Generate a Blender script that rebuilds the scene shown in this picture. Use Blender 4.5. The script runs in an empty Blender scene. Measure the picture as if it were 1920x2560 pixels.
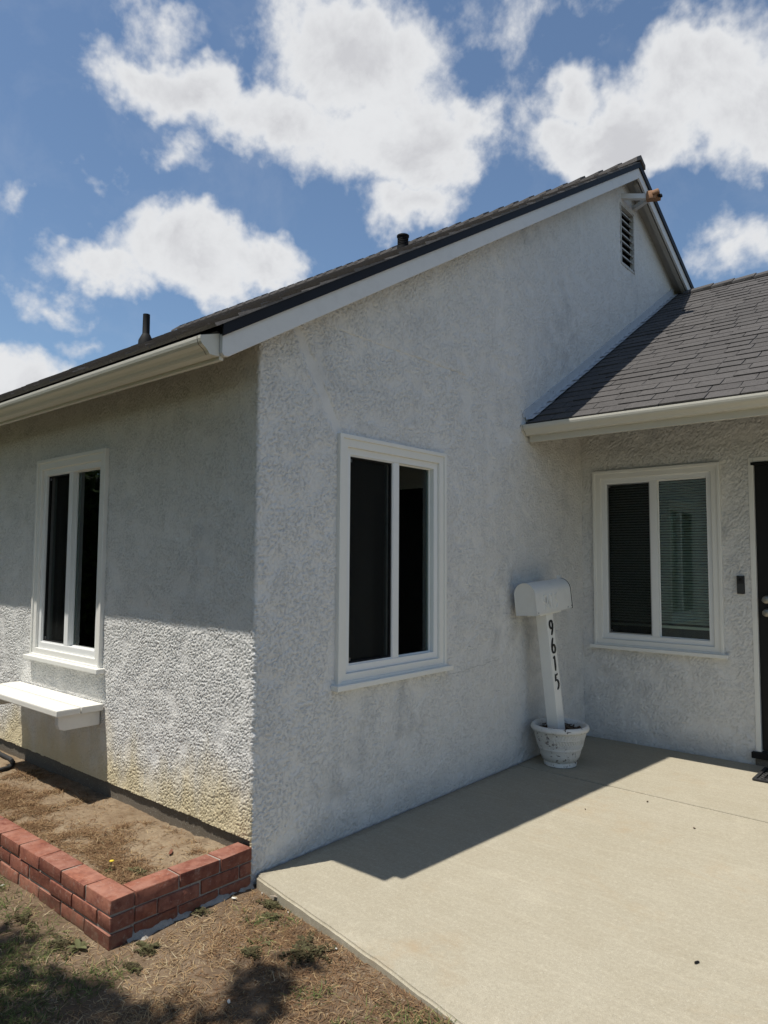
import bpy, bmesh, math, random
import numpy as np
from mathutils import Vector, Matrix

rng = random.Random(9615)
nrng = np.random.default_rng(9615)
scene = bpy.context.scene
COL = scene.collection

# ------------------------------------------------------------------ camera
CAM = (2.6487, -2.1599, 1.45)
YAW, PITCH, ROLL, FPX = 0.7080, 0.0684, 0.0058, 1766.92      # focal length in pixels of a 2560 px high picture
def camera_axes():
    F = Vector((-math.sin(YAW)*math.cos(PITCH), math.cos(YAW)*math.cos(PITCH), math.sin(PITCH)))
    R = Vector((math.cos(YAW), math.sin(YAW), 0)); U = R.cross(F)
    return R*math.cos(ROLL)+U*math.sin(ROLL), -R*math.sin(ROLL)+U*math.cos(ROLL), F
_R, _U, _F = camera_axes()
cd = bpy.data.cameras.new('camera'); cam = bpy.data.objects.new('camera', cd); COL.objects.link(cam)
cd.sensor_fit = 'VERTICAL'; cd.sensor_height = 24.0; cd.lens = 24.0*FPX/2560
cd.clip_start = 0.05; cd.clip_end = 500
cam.matrix_world = Matrix(((_R.x, _U.x, -_F.x, CAM[0]), (_R.y, _U.y, -_F.y, CAM[1]), (_R.z, _U.z, -_F.z, CAM[2]), (0, 0, 0, 1)))
scene.camera = cam

# ------------------------------------------------------------------ exposure
vs = scene.view_settings
scene.cycles.max_bounces = 8; scene.cycles.diffuse_bounces = 3; scene.cycles.glossy_bounces = 3; scene.cycles.transparent_max_bounces = 10
vs.view_transform = 'Standard'; vs.look = 'None'; vs.exposure = 0.12; vs.gamma = 1.0; vs.use_curve_mapping = False

# ------------------------------------------------------------------ node helper
class N:
    def __init__(s, tree): s.t = tree; s.n = tree.nodes; s.l = tree.links
    def add(s, typ, **kw):
        n = s.n.new(typ)
        for k, v in kw.items(): setattr(n, k, v)
        return n
    def put(s, sock, v):
        if isinstance(v, bpy.types.NodeSocket): s.l.new(v, sock)
        elif v is not None:
            if sock.type == 'RGBA' and not hasattr(v, '__len__'): v = (v, v, v, 1)
            elif sock.type == 'RGBA' and len(v) == 3: v = (*v, 1)
            elif sock.type == 'VECTOR' and not hasattr(v, '__len__'): v = (v, v, v)
            sock.default_value = v
    def m(s, op, a, b=None, c=None, clamp=False):
        n = s.add('ShaderNodeMath', operation=op, use_clamp=clamp)
        s.put(n.inputs[0], a); s.put(n.inputs[1], b); s.put(n.inputs[2], c); return n.outputs[0]
    def v(s, op, a, b=None):
        n = s.add('ShaderNodeVectorMath', operation=op)
        s.put(n.inputs[0], a)
        if op == 'SCALE': s.put(n.inputs['Scale'], b)
        else: s.put(n.inputs[1], b)
        return n.outputs['Value'] if op in ('LENGTH', 'DOT_PRODUCT', 'DISTANCE') else n.outputs[0]
    def noise(s, vec, scale, detail=3, rough=.5, dist=0., col=False, lac=2.):
        n = s.add('ShaderNodeTexNoise'); s.put(n.inputs['Vector'], vec)
        n.inputs['Scale'].default_value = scale; n.inputs['Detail'].default_value = detail
        n.inputs['Roughness'].default_value = rough; n.inputs['Distortion'].default_value = dist; n.inputs['Lacunarity'].default_value = lac
        return n.outputs['Color' if col else 0]
    def voro(s, vec, scale, feature='F1', rand=1.):
        n = s.add('ShaderNodeTexVoronoi', feature=feature); s.put(n.inputs['Vector'], vec)
        n.inputs['Scale'].default_value = scale; n.inputs['Randomness'].default_value = rand
        return n.outputs['Distance']
    def mr(s, v, a, b, c=0., d=1., smooth=False):
        n = s.add('ShaderNodeMapRange', clamp=True)
        if smooth: n.interpolation_type = 'SMOOTHSTEP'
        for i, x in enumerate((v, a, b, c, d)): s.put(n.inputs[i], x)
        return n.outputs[0]
    def mix(s, f, a, b, blend='MIX'):
        n = s.add('ShaderNodeMix', data_type='RGBA', blend_type=blend, clamp_factor=True)
        s.put(n.inputs[0], f); s.put(n.inputs[6], a); s.put(n.inputs[7], b); return n.outputs[2]
    def sep(s, v):
        n = s.add('ShaderNodeSeparateXYZ'); s.put(n.inputs[0], v); return n.outputs
    def comb(s, x, y, z):
        n = s.add('ShaderNodeCombineXYZ')
        for i, q in enumerate((x, y, z)): s.put(n.inputs[i], q)
        return n.outputs[0]
    def obj(s): return s.add('ShaderNodeTexCoord').outputs['Object']
    def geo(s): return s.add('ShaderNodeNewGeometry').outputs['Position']
    def rand(s): return s.add('ShaderNodeObjectInfo').outputs['Random']
    def bump(s, h, strength=.5, dist=.01, normal=None):
        n = s.add('ShaderNodeBump'); n.inputs['Strength'].default_value = strength; n.inputs['Distance'].default_value = dist
        s.put(n.inputs['Height'], h)
        if normal is not None: s.l.new(normal, n.inputs['Normal'])
        return n.outputs[0]

def new_mat(name):
    m = bpy.data.materials.new(name); m.use_nodes = True; m.node_tree.nodes.clear()
    k = N(m.node_tree); out = k.add('ShaderNodeOutputMaterial'); return m, k, out
def principled(k, out, col, rough=.6, normal=None, metallic=0., spec=.5):
    b = k.add('ShaderNodeBsdfPrincipled'); k.put(b.inputs['Base Color'], col); k.put(b.inputs['Roughness'], rough)
    b.inputs['Metallic'].default_value = metallic; b.inputs['Specular IOR Level'].default_value = spec
    if normal is not None: k.l.new(normal, b.inputs['Normal'])
    k.l.new(b.outputs[0], out.inputs['Surface']); return b

# ------------------------------------------------------------------ world: clear blue sky with broken cumulus
SUN = Vector((-0.154, -0.333, 1.0)).normalized()
SKY_STRENGTH = 0.072
world = bpy.data.worlds.new('World'); scene.world = world; world.use_nodes = True
world.node_tree.nodes.clear()
world.cycles.sampling_method = 'MANUAL'; world.cycles.sample_map_resolution = 256
w = N(world.node_tree)
wout = w.add('ShaderNodeOutputWorld'); bg = w.add('ShaderNodeBackground'); w.l.new(bg.outputs[0], wout.inputs[0])
bg.inputs['Strength'].default_value = SKY_STRENGTH
sky = w.add('ShaderNodeTexSky', sky_type='NISHITA')
sky.sun_disc = False
sky.sun_elevation = math.asin(SUN.z); sky.sun_rotation = math.atan2(SUN.x, SUN.y)
sky.air_density = 1.0; sky.dust_density = 0.4; sky.ozone_density = 2.2
D3 = w.add('ShaderNodeTexCoord').outputs['Generated']
D3 = w.v('NORMALIZE', D3)
sx, sy, sz = w.sep(D3)
az = w.m('ARCTAN2', sx, sy); el = w.m('ARCSINE', sz)
warp = w.v('SCALE', w.v('SUBTRACT', w.noise(D3, 11, 4, .6, col=True), (.5, .5, .5)), .11)
DW = w.v('ADD', D3, warp)
wx, wy, wz = w.sep(DW)
azw = w.m('ARCTAN2', wx, wy); elw = w.m('ARCSINE', wz)
def sky_dir(u, v):                # angle of a cloud on the sky dome, picture taken as 1659 x 2212
    f = FPX*1659/1920
    d = (_F + _R*((u-829.5)/f) + _U*((1106-v)/f)).normalized()
    return math.atan2(d.x, d.y), math.asin(d.z)
CLOUDS = [(800, 130, 270, 190, 1.0), (830, 290, 290, 150, 1.0), (600, 240, 190, 120, .9), (310, 160, 150, 90, .62), (340, 50, 110, 80, .42), (450, 200, 150, 80, .8), (900, 440, 120, 80, .75),
          (1040, 260, 75, 110, .6), (1520, 150, 230, 160, 1.15), (1340, 290, 250, 120, 1.1), (1640, 220, 220, 180, 1.1), (1240, 190, 90, 90, .7), (1060, 60, 60, 40, .06),
          (230, 580, 150, 60, .75), (420, 560, 210, 110, 1.0), (570, 570, 130, 75, .85), (20, 820, 170, 95, .9), (375, 345, 70, 40, .28), (1590, 530, 150, 75, .5), (130, 655, 100, 26, .26), (200, 360, 50, 28, .2), (190, 740, 70, 30, .25), (1240, 30, 110, 35, .08), (10, 445, 30, 25, .12)]
mask = None
for (u, v, ru, rv, pk) in CLOUDS:
    a0, e0 = sky_dir(u, v); a1, e1 = sky_dir(u+ru, v); a2, e2 = sky_dir(u, v-rv)
    ra = abs((a1-a0+math.pi) % (2*math.pi)-math.pi); re = abs(e2-e0)
    q = w.m('ADD', w.m('POWER', w.m('ABSOLUTE', w.m('DIVIDE', w.m('SUBTRACT', azw, a0), ra)), 2.), w.m('POWER', w.m('ABSOLUTE', w.m('DIVIDE', w.m('SUBTRACT', elw, e0), re)), 2.))
    b = w.m('SUBTRACT', pk, w.m('MULTIPLY', w.m('SQRT', q), pk))
    mask = b if mask is None else w.m('SMOOTH_MAX', mask, b, .15)
fb = w.m('SUBTRACT', w.noise(D3, 9, 6, .62, .25), .5)
fb2 = w.m('SUBTRACT', w.noise(D3, 30, 4, .62), .5)
dens = w.m('ADD', w.m('ADD', mask, .04), w.m('MULTIPLY', w.mr(mask, -1.1, .05, .30, 1), w.m('ADD', w.m('MULTIPLY', fb, 1.15), w.m('MULTIPLY', fb2, .62))))
# unseen rest of the sky: cloud cover thinned out to lower the ambient light
away = w.m('SUBTRACT', 1.0, w.v('DOT_PRODUCT', D3, (_F.x, _F.y, _F.z)))
rest = w.m('ADD', w.m('MULTIPLY', w.m('SUBTRACT', w.noise(DW, 2.3, 5, .58), .575), 4.), w.m('MULTIPLY', fb2, .5))
dens = w.m('ADD', w.m('MULTIPLY', dens, w.mr(away, .22, .32, 1, 0)), w.m('MULTIPLY', rest, w.mr(away, .22, .32, 0, 1)))
alpha = w.mr(dens, -.08, .50, 0, 1, True)
haze = w.mr(fb, -.04, .28, .015, .12)
alpha = w.m('MAXIMUM', alpha, haze)
body = w.mr(fb, -.15, .15, 0, 1, True)
thick = w.mr(dens, .40, .95)
CL = 1.0/SKY_STRENGTH
ccol = w.mix(w.m('MULTIPLY', body, thick), (.72*CL, .73*CL, .745*CL), (.555*CL, .56*CL, .585*CL))
skyc = w.mix(1.0, sky.outputs[0], (1.38, 1.48, 1.50), 'MULTIPLY')
w.l.new(w.mix(alpha, skyc, ccol), bg.inputs['Color'])

# ------------------------------------------------------------------ sun
sd = bpy.data.lights.new('sun', 'SUN'); sun = bpy.data.objects.new('sun', sd); COL.objects.link(sun)
sd.energy = 5.0; sd.angle = math.radians(.53); sd.color = (1.0, .95, .86)
sun.rotation_euler = (-SUN).to_track_quat('-Z', 'Y').to_euler(); sun.location = (-3, -8, 12)

# ------------------------------------------------------------------ mesh helpers
def mesh_from(name, verts, faces, smooth=False):
    me = bpy.data.meshes.new(name); me.from_pydata([tuple(v) for v in verts], [], faces); me.update()
    if smooth: me.shade_smooth()
    return me
def link(name, me, mat=None, parent=None, loc=None, rot=None, label=None, cat=None, group=None, kind=None):
    o = bpy.data.objects.new(name, me); COL.objects.link(o)
    if me is not None and mat is not None and not me.materials: me.materials.append(mat)
    if parent is not None: o.parent = parent
    if loc is not None: o.location = loc
    if rot is not None: o.rotation_euler = rot
    for k, v in (('label', label), ('category', cat), ('group', group), ('kind', kind)):
        if v: o[k] = v
    return o
class MB:
    def __init__(s, T=None): s.v = []; s.f = []; s.T = T or (lambda p: p)
    def add(s, vs, fs):
        n = len(s.v); s.v += [s.T(tuple(p)) for p in vs]; s.f += [tuple(i+n for i in f) for f in fs]; return s
    def box(s, x0, y0, z0, x1, y1, z1):
        return s.add([(x0,y0,z0),(x1,y0,z0),(x1,y1,z0),(x0,y1,z0),(x0,y0,z1),(x1,y0,z1),(x1,y1,z1),(x0,y1,z1)],
                     [(0,3,2,1),(4,5,6,7),(0,1,5,4),(1,2,6,5),(2,3,7,6),(3,0,4,7)])
    def ring(s, a0, a1, z0, z1, w, d0, d1):           # mitred frame in the plane a,z; d is depth
        vs = []
        for d in (d0, d1):
            for o in (0, w): vs += [(a0+o,d,z0+o),(a1-o,d,z0+o),(a1-o,d,z1-o),(a0+o,d,z1-o)]
        fs = []
        for i in range(4):
            j = (i+1) % 4
            fs += [(i,j,4+j,4+i),(8+i,12+i,12+j,8+j),(i,8+i,8+j,j),(4+i,4+j,12+j,12+i)]
        return s.add(vs, fs)
    def extrude(s, poly, x0, x1, ax='x'):             # poly in (y,z) swept along x (or (x,z) along y)
        n = len(poly)
        P = (lambda t, p: (t, p[0], p[1])) if ax == 'x' else (lambda t, p: (p[0], t, p[1])) if ax == 'y' else (lambda t, p: (p[0], p[1], t))
        vs = [P(x0, p) for p in poly]+[P(x1, p) for p in poly]
        fs = [tuple(range(n))[::-1], tuple(range(n, 2*n))]+[(i,(i+1)%n,n+(i+1)%n,n+i) for i in range(n)]
        return s.add(vs, fs)
    def bar(s, p, q, w, h, up=(0,0,1)):
        p = Vector(p); q = Vector(q); d = (q-p).normalized(); u = Vector(up)
        r = d.cross(u).normalized()*w/2; u = r.cross(d).normalized()*h/2
        vs = [p-r-u,p+r-u,p+r+u,p-r+u,q-r-u,q+r-u,q+r+u,q-r+u]
        return s.add(vs, [(0,1,2,3),(4,7,6,5),(0,4,5,1),(1,5,6,2),(2,6,7,3),(3,7,4,0)])
    def tube(s, pts, rad, n=10, cap=True):
        pts = [Vector(p) for p in pts]; rad = rad if hasattr(rad, '__len__') else [rad]*len(pts)
        base = len(s.v); vs = []
        ref = Vector((0.31, .17, .93)); 
        for i, p in enumerate(pts):
            d = (pts[min(i+1,len(pts)-1)]-pts[max(i-1,0)]).normalized()
            a = d.cross(ref).normalized(); b = d.cross(a)
            vs += [p+(a*math.cos(t)+b*math.sin(t))*rad[i] for t in [2*math.pi*k/n for k in range(n)]]
        fs = [(i*n+k, i*n+(k+1)%n, (i+1)*n+(k+1)%n, (i+1)*n+k) for i in range(len(pts)-1) for k in range(n)]
        if cap: fs += [tuple(range(n))[::-1], tuple(range((len(pts)-1)*n, len(pts)*n))]
        return s.add(vs, fs)
    def lathe(s, prof, c=(0,0,0), n=40, cap0=True, cap1=False):
        vs = [(c[0]+r*math.cos(2*math.pi*k/n), c[1]+r*math.sin(2*math.pi*k/n), c[2]+z) for r, z in prof for k in range(n)]
        fs = [(i*n+k, i*n+(k+1)%n, (i+1)*n+(k+1)%n, (i+1)*n+k) for i in range(len(prof)-1) for k in range(n)]
        if cap0: fs.append(tuple(range(n))[::-1])
        if cap1: fs.append(tuple(range((len(prof)-1)*n, len(prof)*n)))
        return s.add(vs, fs)
    def mesh(s, name, bevel=0., seg=2, smooth=False, angle=None):
        bm = bmesh.new(); bv = [bm.verts.new(p) for p in s.v]
        for f in s.f:
            try: bm.faces.new([bv[i] for i in f])
            except ValueError: pass
        bmesh.ops.recalc_face_normals(bm, faces=bm.faces[:])
        if bevel:
            es = [e for e in bm.edges if len(e.link_faces) == 2 and e.calc_face_angle(0) > .5]
            bmesh.ops.bevel(bm, geom=es, offset=bevel, segments=seg, affect='EDGES', profile=.6, clamp_overlap=True)
        me = bpy.data.meshes.new(name); bm.to_mesh(me); bm.free()
        if smooth or angle: 
            me.shade_smooth()
            if angle: me.set_sharp_from_angle(angle=angle)
        return me
def grid_mesh(name, us, vs, pos, keep=None):
    U, V = np.meshgrid(us, vs, indexing='ij'); X, Y, Z = pos(U, V)
    nu, nv = U.shape; co = np.stack([X, Y, Z], -1).reshape(-1, 3).astype(np.float32)
    I = np.arange(nu*nv).reshape(nu, nv)
    q = np.stack([I[:-1,:-1], I[1:,:-1], I[1:,1:], I[:-1,1:]], -1).reshape(-1, 4)
    if keep is not None:
        uc = ((U[:-1,:-1]+U[1:,1:])/2).ravel(); vc = ((V[:-1,:-1]+V[1:,1:])/2).ravel()
        q = q[keep(uc, vc)]
        used = np.zeros(len(co), bool); used[q.ravel()] = True
        remap = np.cumsum(used)-1; co = co[used]; q = remap[q]
    me = bpy.data.meshes.new(name); me.vertices.add(len(co)); me.vertices.foreach_set('co', co.ravel())
    me.loops.add(q.size); me.loops.foreach_set('vertex_index', q.ravel().astype(np.int32))
    me.polygons.add(len(q)); me.polygons.foreach_set('loop_start', np.arange(0, q.size, 4, dtype=np.int32))
    me.update(calc_edges=True); me.validate(); me.shade_smooth()
    return me
_H = nrng.random((256, 256))
def vnoise(x, y, s, seed=0):
    x = np.asarray(x, float)*s+seed*17.3+100; y = np.asarray(y, float)*s+seed*9.7+100
    xi = np.floor(x).astype(int); yi = np.floor(y).astype(int); fx = x-xi; fy = y-yi
    fx = fx*fx*(3-2*fx); fy = fy*fy*(3-2*fy); h = lambda i, j: _H[i & 255, j & 255]
    return (h(xi,yi)*(1-fx)+h(xi+1,yi)*fx)*(1-fy)+(h(xi,yi+1)*(1-fx)+h(xi+1,yi+1)*fx)*fy
def fbm(x, y, s, o=4, seed=0):
    r = 0; a = .5; t = 0
    for i in range(o): r = r+a*vnoise(x, y, s*2**i, seed+i*3); t += a; a *= .55
    return r/t
def sstep(x, a, b):
    t = np.clip((np.asarray(x, float)-a)/(b-a), 0, 1); return t*t*(3-2*t)

# ------------------------------------------------------------------ materials
def mat_stucco():
    m, k, out = new_mat('stucco'); P = k.obj(); x, y, z = k.sep(P)
    wob = k.v('SCALE', k.v('SUBTRACT', k.noise(P, 60, 2, .5, col=True), (.5, .5, .5)), .011)
    Q = k.v('ADD', P, wob)
    isf = k.m('LESS_THAN', x, -.01)
    n1 = k.noise(k.v('SCALE', Q, k.m('ADD', 1., k.m('MULTIPLY', isf, .42))), 68, 4, .64, .15)
    n2 = k.noise(P, 150, 2, .5)
    calm = k.mr(k.noise(P, 6.5, 3, .55), .48, .64, 1, .35)              # trowelled, smoother places
    # smooth repaired crack above the window of the gable wall
    dl = k.m('ABSOLUTE', k.m('SUBTRACT', y, k.m('ADD', .548, k.m('MULTIPLY', k.m('SUBTRACT', z, 2.14), -.62))))
    rep = k.m('MULTIPLY', k.mr(k.m('ADD', dl, k.m('MULTIPLY', k.m('SUBTRACT', k.noise(P, 14, 2), .5), .06)), .025, .05, 1, 0, True), k.m('MULTIPLY', k.m('GREATER_THAN', z, 2.1), k.m('LESS_THAN', z, 2.75)))
    rep = k.m('MULTIPLY', rep, k.m('GREATER_THAN', x, -.02))
    calm = k.m('MULTIPLY', calm, k.m('SUBTRACT', 1., k.m('MULTIPLY', rep, .85)))
    n1s = k.m('SUBTRACT', n1, k.m('ADD', .043, k.m('MULTIPLY', isf, .010)))
    plate = k.mr(n1s, .36, .45, 0, 1, True)
    h = k.m('MULTIPLY', k.m('ADD', k.m('MULTIPLY', plate, .8), k.m('MULTIPLY', n2, .5)), calm)
    h = k.m('MULTIPLY', h, k.m('SUBTRACT', 1.45, k.m('MULTIPLY', isf, .30)))
    # colour
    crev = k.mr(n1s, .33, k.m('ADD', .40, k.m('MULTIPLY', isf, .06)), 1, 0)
    big = k.noise(P, 1.3, 5, .6); med = k.noise(P, 6, 5, .6)
    col = k.mix(big, (.69, .68, .66), (.755, .745, .72))
    smudge = k.m('MULTIPLY', k.mr(med, .44, .68), k.mr(k.noise(P, 1.4, 3, .5), .50, .66))
    col = k.mix(k.m('MULTIPLY', smudge, .42), col, (.34, .35, .365))
    col = k.mix(k.m('MULTIPLY', k.m('MULTIPLY', crev, calm), k.m('ADD', .25, k.m('MULTIPLY', isf, .13))), col, (.32, .32, .315))  # relief shade painted into the crevices as a darker colour
    # vertical rain streaks
    st = k.noise(k.v('MULTIPLY', P, (9, 9, .55)), 1, 4, .6)
    col = k.mix(k.mr(st, .56, .76, 0, .16), col, (.42, .415, .40))
    # yellow-ochre splash stain along the foot of the front wall
    front = k.m('LESS_THAN', y, .004)
    edge = k.m('ADD', z, k.m('MULTIPLY', k.m('SUBTRACT', k.noise(k.v('MULTIPLY', P, (3.2, 3.2, 1.2)), 1, 5, .62), .5), .8))
    stain = k.m('MULTIPLY', k.m('MULTIPLY', k.mr(edge, .14, .54, 1, 0, True), front), k.m('LESS_THAN', x, 2.0))
    stain = k.m('MULTIPLY', stain, k.m('LESS_THAN', z, 1.2))
    col = k.mix(k.m('MULTIPLY', stain, .85), col, (.62, .52, .31))
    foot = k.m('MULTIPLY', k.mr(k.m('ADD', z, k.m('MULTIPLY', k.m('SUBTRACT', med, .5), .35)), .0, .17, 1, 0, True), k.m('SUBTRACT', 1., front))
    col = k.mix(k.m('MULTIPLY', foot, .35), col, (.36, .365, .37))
    # hairline crack running off the sill of the gable window
    zc = k.m('ADD', .725, k.m('ADD', k.m('MULTIPLY', k.m('SUBTRACT', k.noise(P, 9, 4, .7), .5), .05), k.m('MULTIPLY', k.m('SUBTRACT', y, 1.6), .065)))
    ck = k.m('MULTIPLY', k.m('LESS_THAN', k.m('ABSOLUTE', k.m('SUBTRACT', z, zc)), .0028), k.m('MULTIPLY', k.m('GREATER_THAN', y, 1.54), k.m('LESS_THAN', y, 2.2)))
    ck = k.m('MULTIPLY', ck, k.m('GREATER_THAN', x, -.03))
    col = k.mix(k.m('MULTIPLY', ck, .28), col, (.12, .12, .12))
    spk = k.mr(k.voro(P, 23), .02, .045, 1, 0)
    col = k.mix(k.m('MULTIPLY', spk, k.mr(k.noise(P, 3, 2), .5, .7, 0, .6)), col, (.2, .2, .2))
    nb = k.bump(k.m('MULTIPLY', h, k.m('SUBTRACT', 1., k.m('MULTIPLY', isf, .6))), .55, .0045)
    principled(k, out, col, .88, k.bump(k.m('ADD', k.noise(P, 420, 2, .5), k.m('MULTIPLY', n2, 1.2)), .35, .0015, nb), spec=.25)
    d = k.add('ShaderNodeDisplacement'); d.inputs['Midlevel'].default_value = 0.; d.inputs['Scale'].default_value = .0050
    k.l.new(h, d.inputs['Height']); k.l.new(d.outputs[0], out.inputs['Displacement'])
    m.displacement_method = 'DISPLACEMENT'
    return m
def mat_paint(name, col, rough=.45, dirt=.25, scale=7., grain=None, chips=0.):
    m, k, out = new_mat(name); P = k.obj()
    n = k.noise(P, scale, 5, .65)
    c = k.mix(k.mr(n, .5, .8, 0, dirt), col, tuple(q*.6 for q in col))
    h = k.noise(P, 90, 3, .5)
    if grain:
        g = k.noise(k.v('MULTIPLY', P, grain), 1, 4, .6); h = k.m('ADD', g, k.m('MULTIPLY', h, .4))
        c = k.mix(k.mr(g, .3, .7, 0, .10), c, tuple(q*.75 for q in col))
    if chips:
        ch = k.mr(k.noise(P, 38, 5, .65, .6), .64-chips, .66-chips)
        ch = k.m('MULTIPLY', ch, k.mr(k.noise(P, 8, 2, .5), .45, .58))
        c = k.mix(ch, c, (.09, .07, .06))
    principled(k, out, c, rough, k.bump(h, .25, .002)); return m
def mat_shingle(name, col):
    m, k, out = new_mat(name); P = k.geo(); r = k.rand()
    g = k.noise(P, 420, 2, .7); b = k.noise(P, 30, 4, .6)
    c = k.mix(r, tuple(q*.72 for q in col), tuple(q*1.22 for q in col))
    c = k.mix(k.mr(g, .3, .72), k.mix(.6, c, (0.02, .02, .022)), k.mix(.35, c, (.32, .30, .29)))
    c = k.mix(k.mr(b, .45, .75, 0, .35), c, tuple(q*.55 for q in col))
    principled(k, out, c, .95, k.bump(g, .6, .003), spec=.15); return m
def mat_flat(name, col, rough=.5, metallic=0., spec=.5, var=.12):
    m, k, out = new_mat(name); P = k.obj()
    n = k.noise(P, 14, 4, .6)
    principled(k, out, k.mix(n, tuple(q*(1-var) for q in col), tuple(q*(1+var) for q in col)), rough, k.bump(k.noise(P, 160, 2), .12, .001), metallic, spec); return m
def mat_brick():
    m, k, out = new_mat('red_brick'); P = k.geo(); r = k.rand()
    n = k.noise(P, 28, 6, .65); f = k.noise(P, 230, 3, .6)
    r2 = k.m('FRACT', k.m('MULTIPLY', r, 7.31))
    c = k.mix(r, (.21, .074, .048), (.33, .130, .082)); c = k.mix(k.m('MULTIPLY', r2, .35), c, (.20, .10, .075))
    c = k.mix(k.mr(n, .42, .68, 0, .75), c, (.125, .036, .028))
    c = k.mix(k.m('MULTIPLY', k.mr(k.noise(P, 40, 5, .75), .56, .68), .55), c, (.38, .26, .21))
    c = k.mix(k.m('MULTIPLY', k.mr(k.sep(P)[2], -.05, .03, 1, 0), k.mr(k.noise(P, 20, 4, .7), .40, .62, 0, .6)), c, (.20, .145, .10))
    up = k.sep(k.add('ShaderNodeNewGeometry').outputs['Normal'])[2]
    c = k.mix(k.m('MULTIPLY', k.mr(k.noise(P, 12, 4, .6), .40, .7), k.mr(up, .5, .9, 0, .60)), c, (.38, .20, .15))
    sp = k.mr(k.voro(P, 75), .05, .09, 1, 0)
    c = k.mix(k.m('MULTIPLY', sp, k.mr(k.noise(P, 9, 2), .5, .6)), c, (.6, .5, .42))
    principled(k, out, c, .9, k.bump(k.m('ADD', n, k.m('MULTIPLY', f, .6)), .7, .004), spec=.2); return m
def mat_concrete(name, ca, cb, fine=.5):
    m, k, out = new_mat(name); P = k.geo()
    a = k.noise(P, 1.1, 6, .62); b = k.noise(P, 5, 6, .6); g = k.noise(P, 260, 2, .6); g2 = k.noise(P, 70, 3, .6)
    c = k.mix(k.mr(a, .3, .72), ca, cb)
    c = k.mix(k.mr(b, .45, .75, 0, .30), c, (ca[0]*.80, ca[1]*.74, ca[2]*.66))
    c = k.mix(k.mr(k.noise(P, 34, 4, .75), .5, .72, 0, .35), c, tuple(q*1.3 for q in cb))
    pale = k.mr(k.noise(P, 2.1, 5, .7), .58, .75, 0, .45)
    c = k.mix(pale, c, tuple(min(.6, q*1.35) for q in cb))
    c = k.mix(k.mr(g, .36, .66, 0, .55), c, tuple(q*.62 for q in ca))
    c = k.mix(k.mr(k.noise(P, 190, 1), .68, .75, 0, .7), c, (.55, .53, .48))
    if name.startswith('slab'):
        c = k.mix(k.mr(g2, .38, .66, 0, .34), c, tuple(q*.66 for q in ca)); c = k.mix(k.mr(k.noise(P, 48, 5, .8), .52, .70, 0, .30), c, tuple(q*1.3 for q in cb))
        c = k.mix(k.mr(k.noise(P, 120, 2, .7), .60, .72, 0, .45), c, (.17, .145, .11))
        rust = k.m('MULTIPLY', k.mr(k.noise(P, 1.7, 5, .65, .8), .54, .70), k.mr(k.noise(P, 9, 4, .7), .40, .66))
        c = k.mix(k.m('MULTIPLY', rust, .55), c, (.34, .25, .15))
        px_ = k.sep(P)[0]; wet = k.mr(k.m('ADD', px_, k.m('MULTIPLY', k.m('SUBTRACT', k.noise(P, 13, 5, .7), .5), .14)), .015, .07, 1, 0)
        c = k.mix(k.m('MULTIPLY', wet, .6), c, (.13, .11, .085))
        swp = k.noise(k.v('MULTIPLY', P, (3, 26, 3)), 1, 3, .6)
        c = k.mix(k.mr(swp, .5, .75, 0, .16), c, tuple(q*1.25 for q in cb))
    sp = k.mr(k.voro(P, 11), .012, .022, 1, 0)
    c = k.mix(k.m('MULTIPLY', sp, k.mr(k.noise(P, 4, 2), .5, .6, 0, .8)), c, (.10, .09, .08))
    principled(k, out, c, .9, k.bump(k.m('ADD', g, k.m('MULTIPLY', g2, .8)), .35, .003), spec=.25); return m
def mat_dirt(name, ca, cb, cc):
    m, k, out = new_mat(name); P = k.geo()
    a = k.noise(P, 2.6, 6, .6); b = k.noise(P, 16, 6, .65); g = k.noise(P, 120, 4, .7)
    c = k.mix(k.mr(a, .36, .64), ca, cb)
    c = k.mix(k.mr(b, .42, .70, 0, .75), c, cc)
    c = k.mix(k.mr(g, .35, .7, 0, .5), c, tuple(q*.5 for q in ca))
    c = k.mix(k.mr(k.voro(P, 60), .10, .16, .5, 0), c, (.34, .28, .21))
    if name == 'dirt':                                   # the bare corner gives way to unseen lawn, kept dark to lower bounced light
        px_, py_, pz_ = k.sep(P); out_ = k.m('MAXIMUM', k.mr(py_, -1.9, -2.9), k.mr(px_, -2.6, -3.6))
        c = k.mix(k.m('MULTIPLY', out_, .9), c, k.mix(k.noise(P, 3, 4, .6), (.045, .06, .022), (.09, .095, .04)))
    principled(k, out, c, .95, k.bump(k.m('ADD', g, k.m('MULTIPLY', b, 1.5)), .9, .008), spec=.15); return m
def mat_blade(name, cols):
    m, k, out = new_mat(name)
    at = k.add('ShaderNodeAttribute', attribute_name='tint'); t = at.outputs['Fac']
    ramp = k.add('ShaderNodeValToRGB'); k.l.new(t, ramp.inputs[0]); e = ramp.color_ramp.elements
    while len(e) < len(cols): e.new(.5)
    for i, c in enumerate(cols): e[i].position = i/(len(cols)-1); e[i].color = (*c, 1)
    b = principled(k, out, ramp.outputs[0], .75, spec=.2)
    tr = k.add('ShaderNodeBsdfTranslucent'); k.l.new(ramp.outputs[0], tr.inputs[0])
    mx = k.add('ShaderNodeMixShader'); mx.inputs[0].default_value = .25
    k.l.new(b.outputs[0], mx.inputs[1]); k.l.new(tr.outputs[0], mx.inputs[2]); k.l.new(mx.outputs[0], out.inputs[0]); return m
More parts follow.
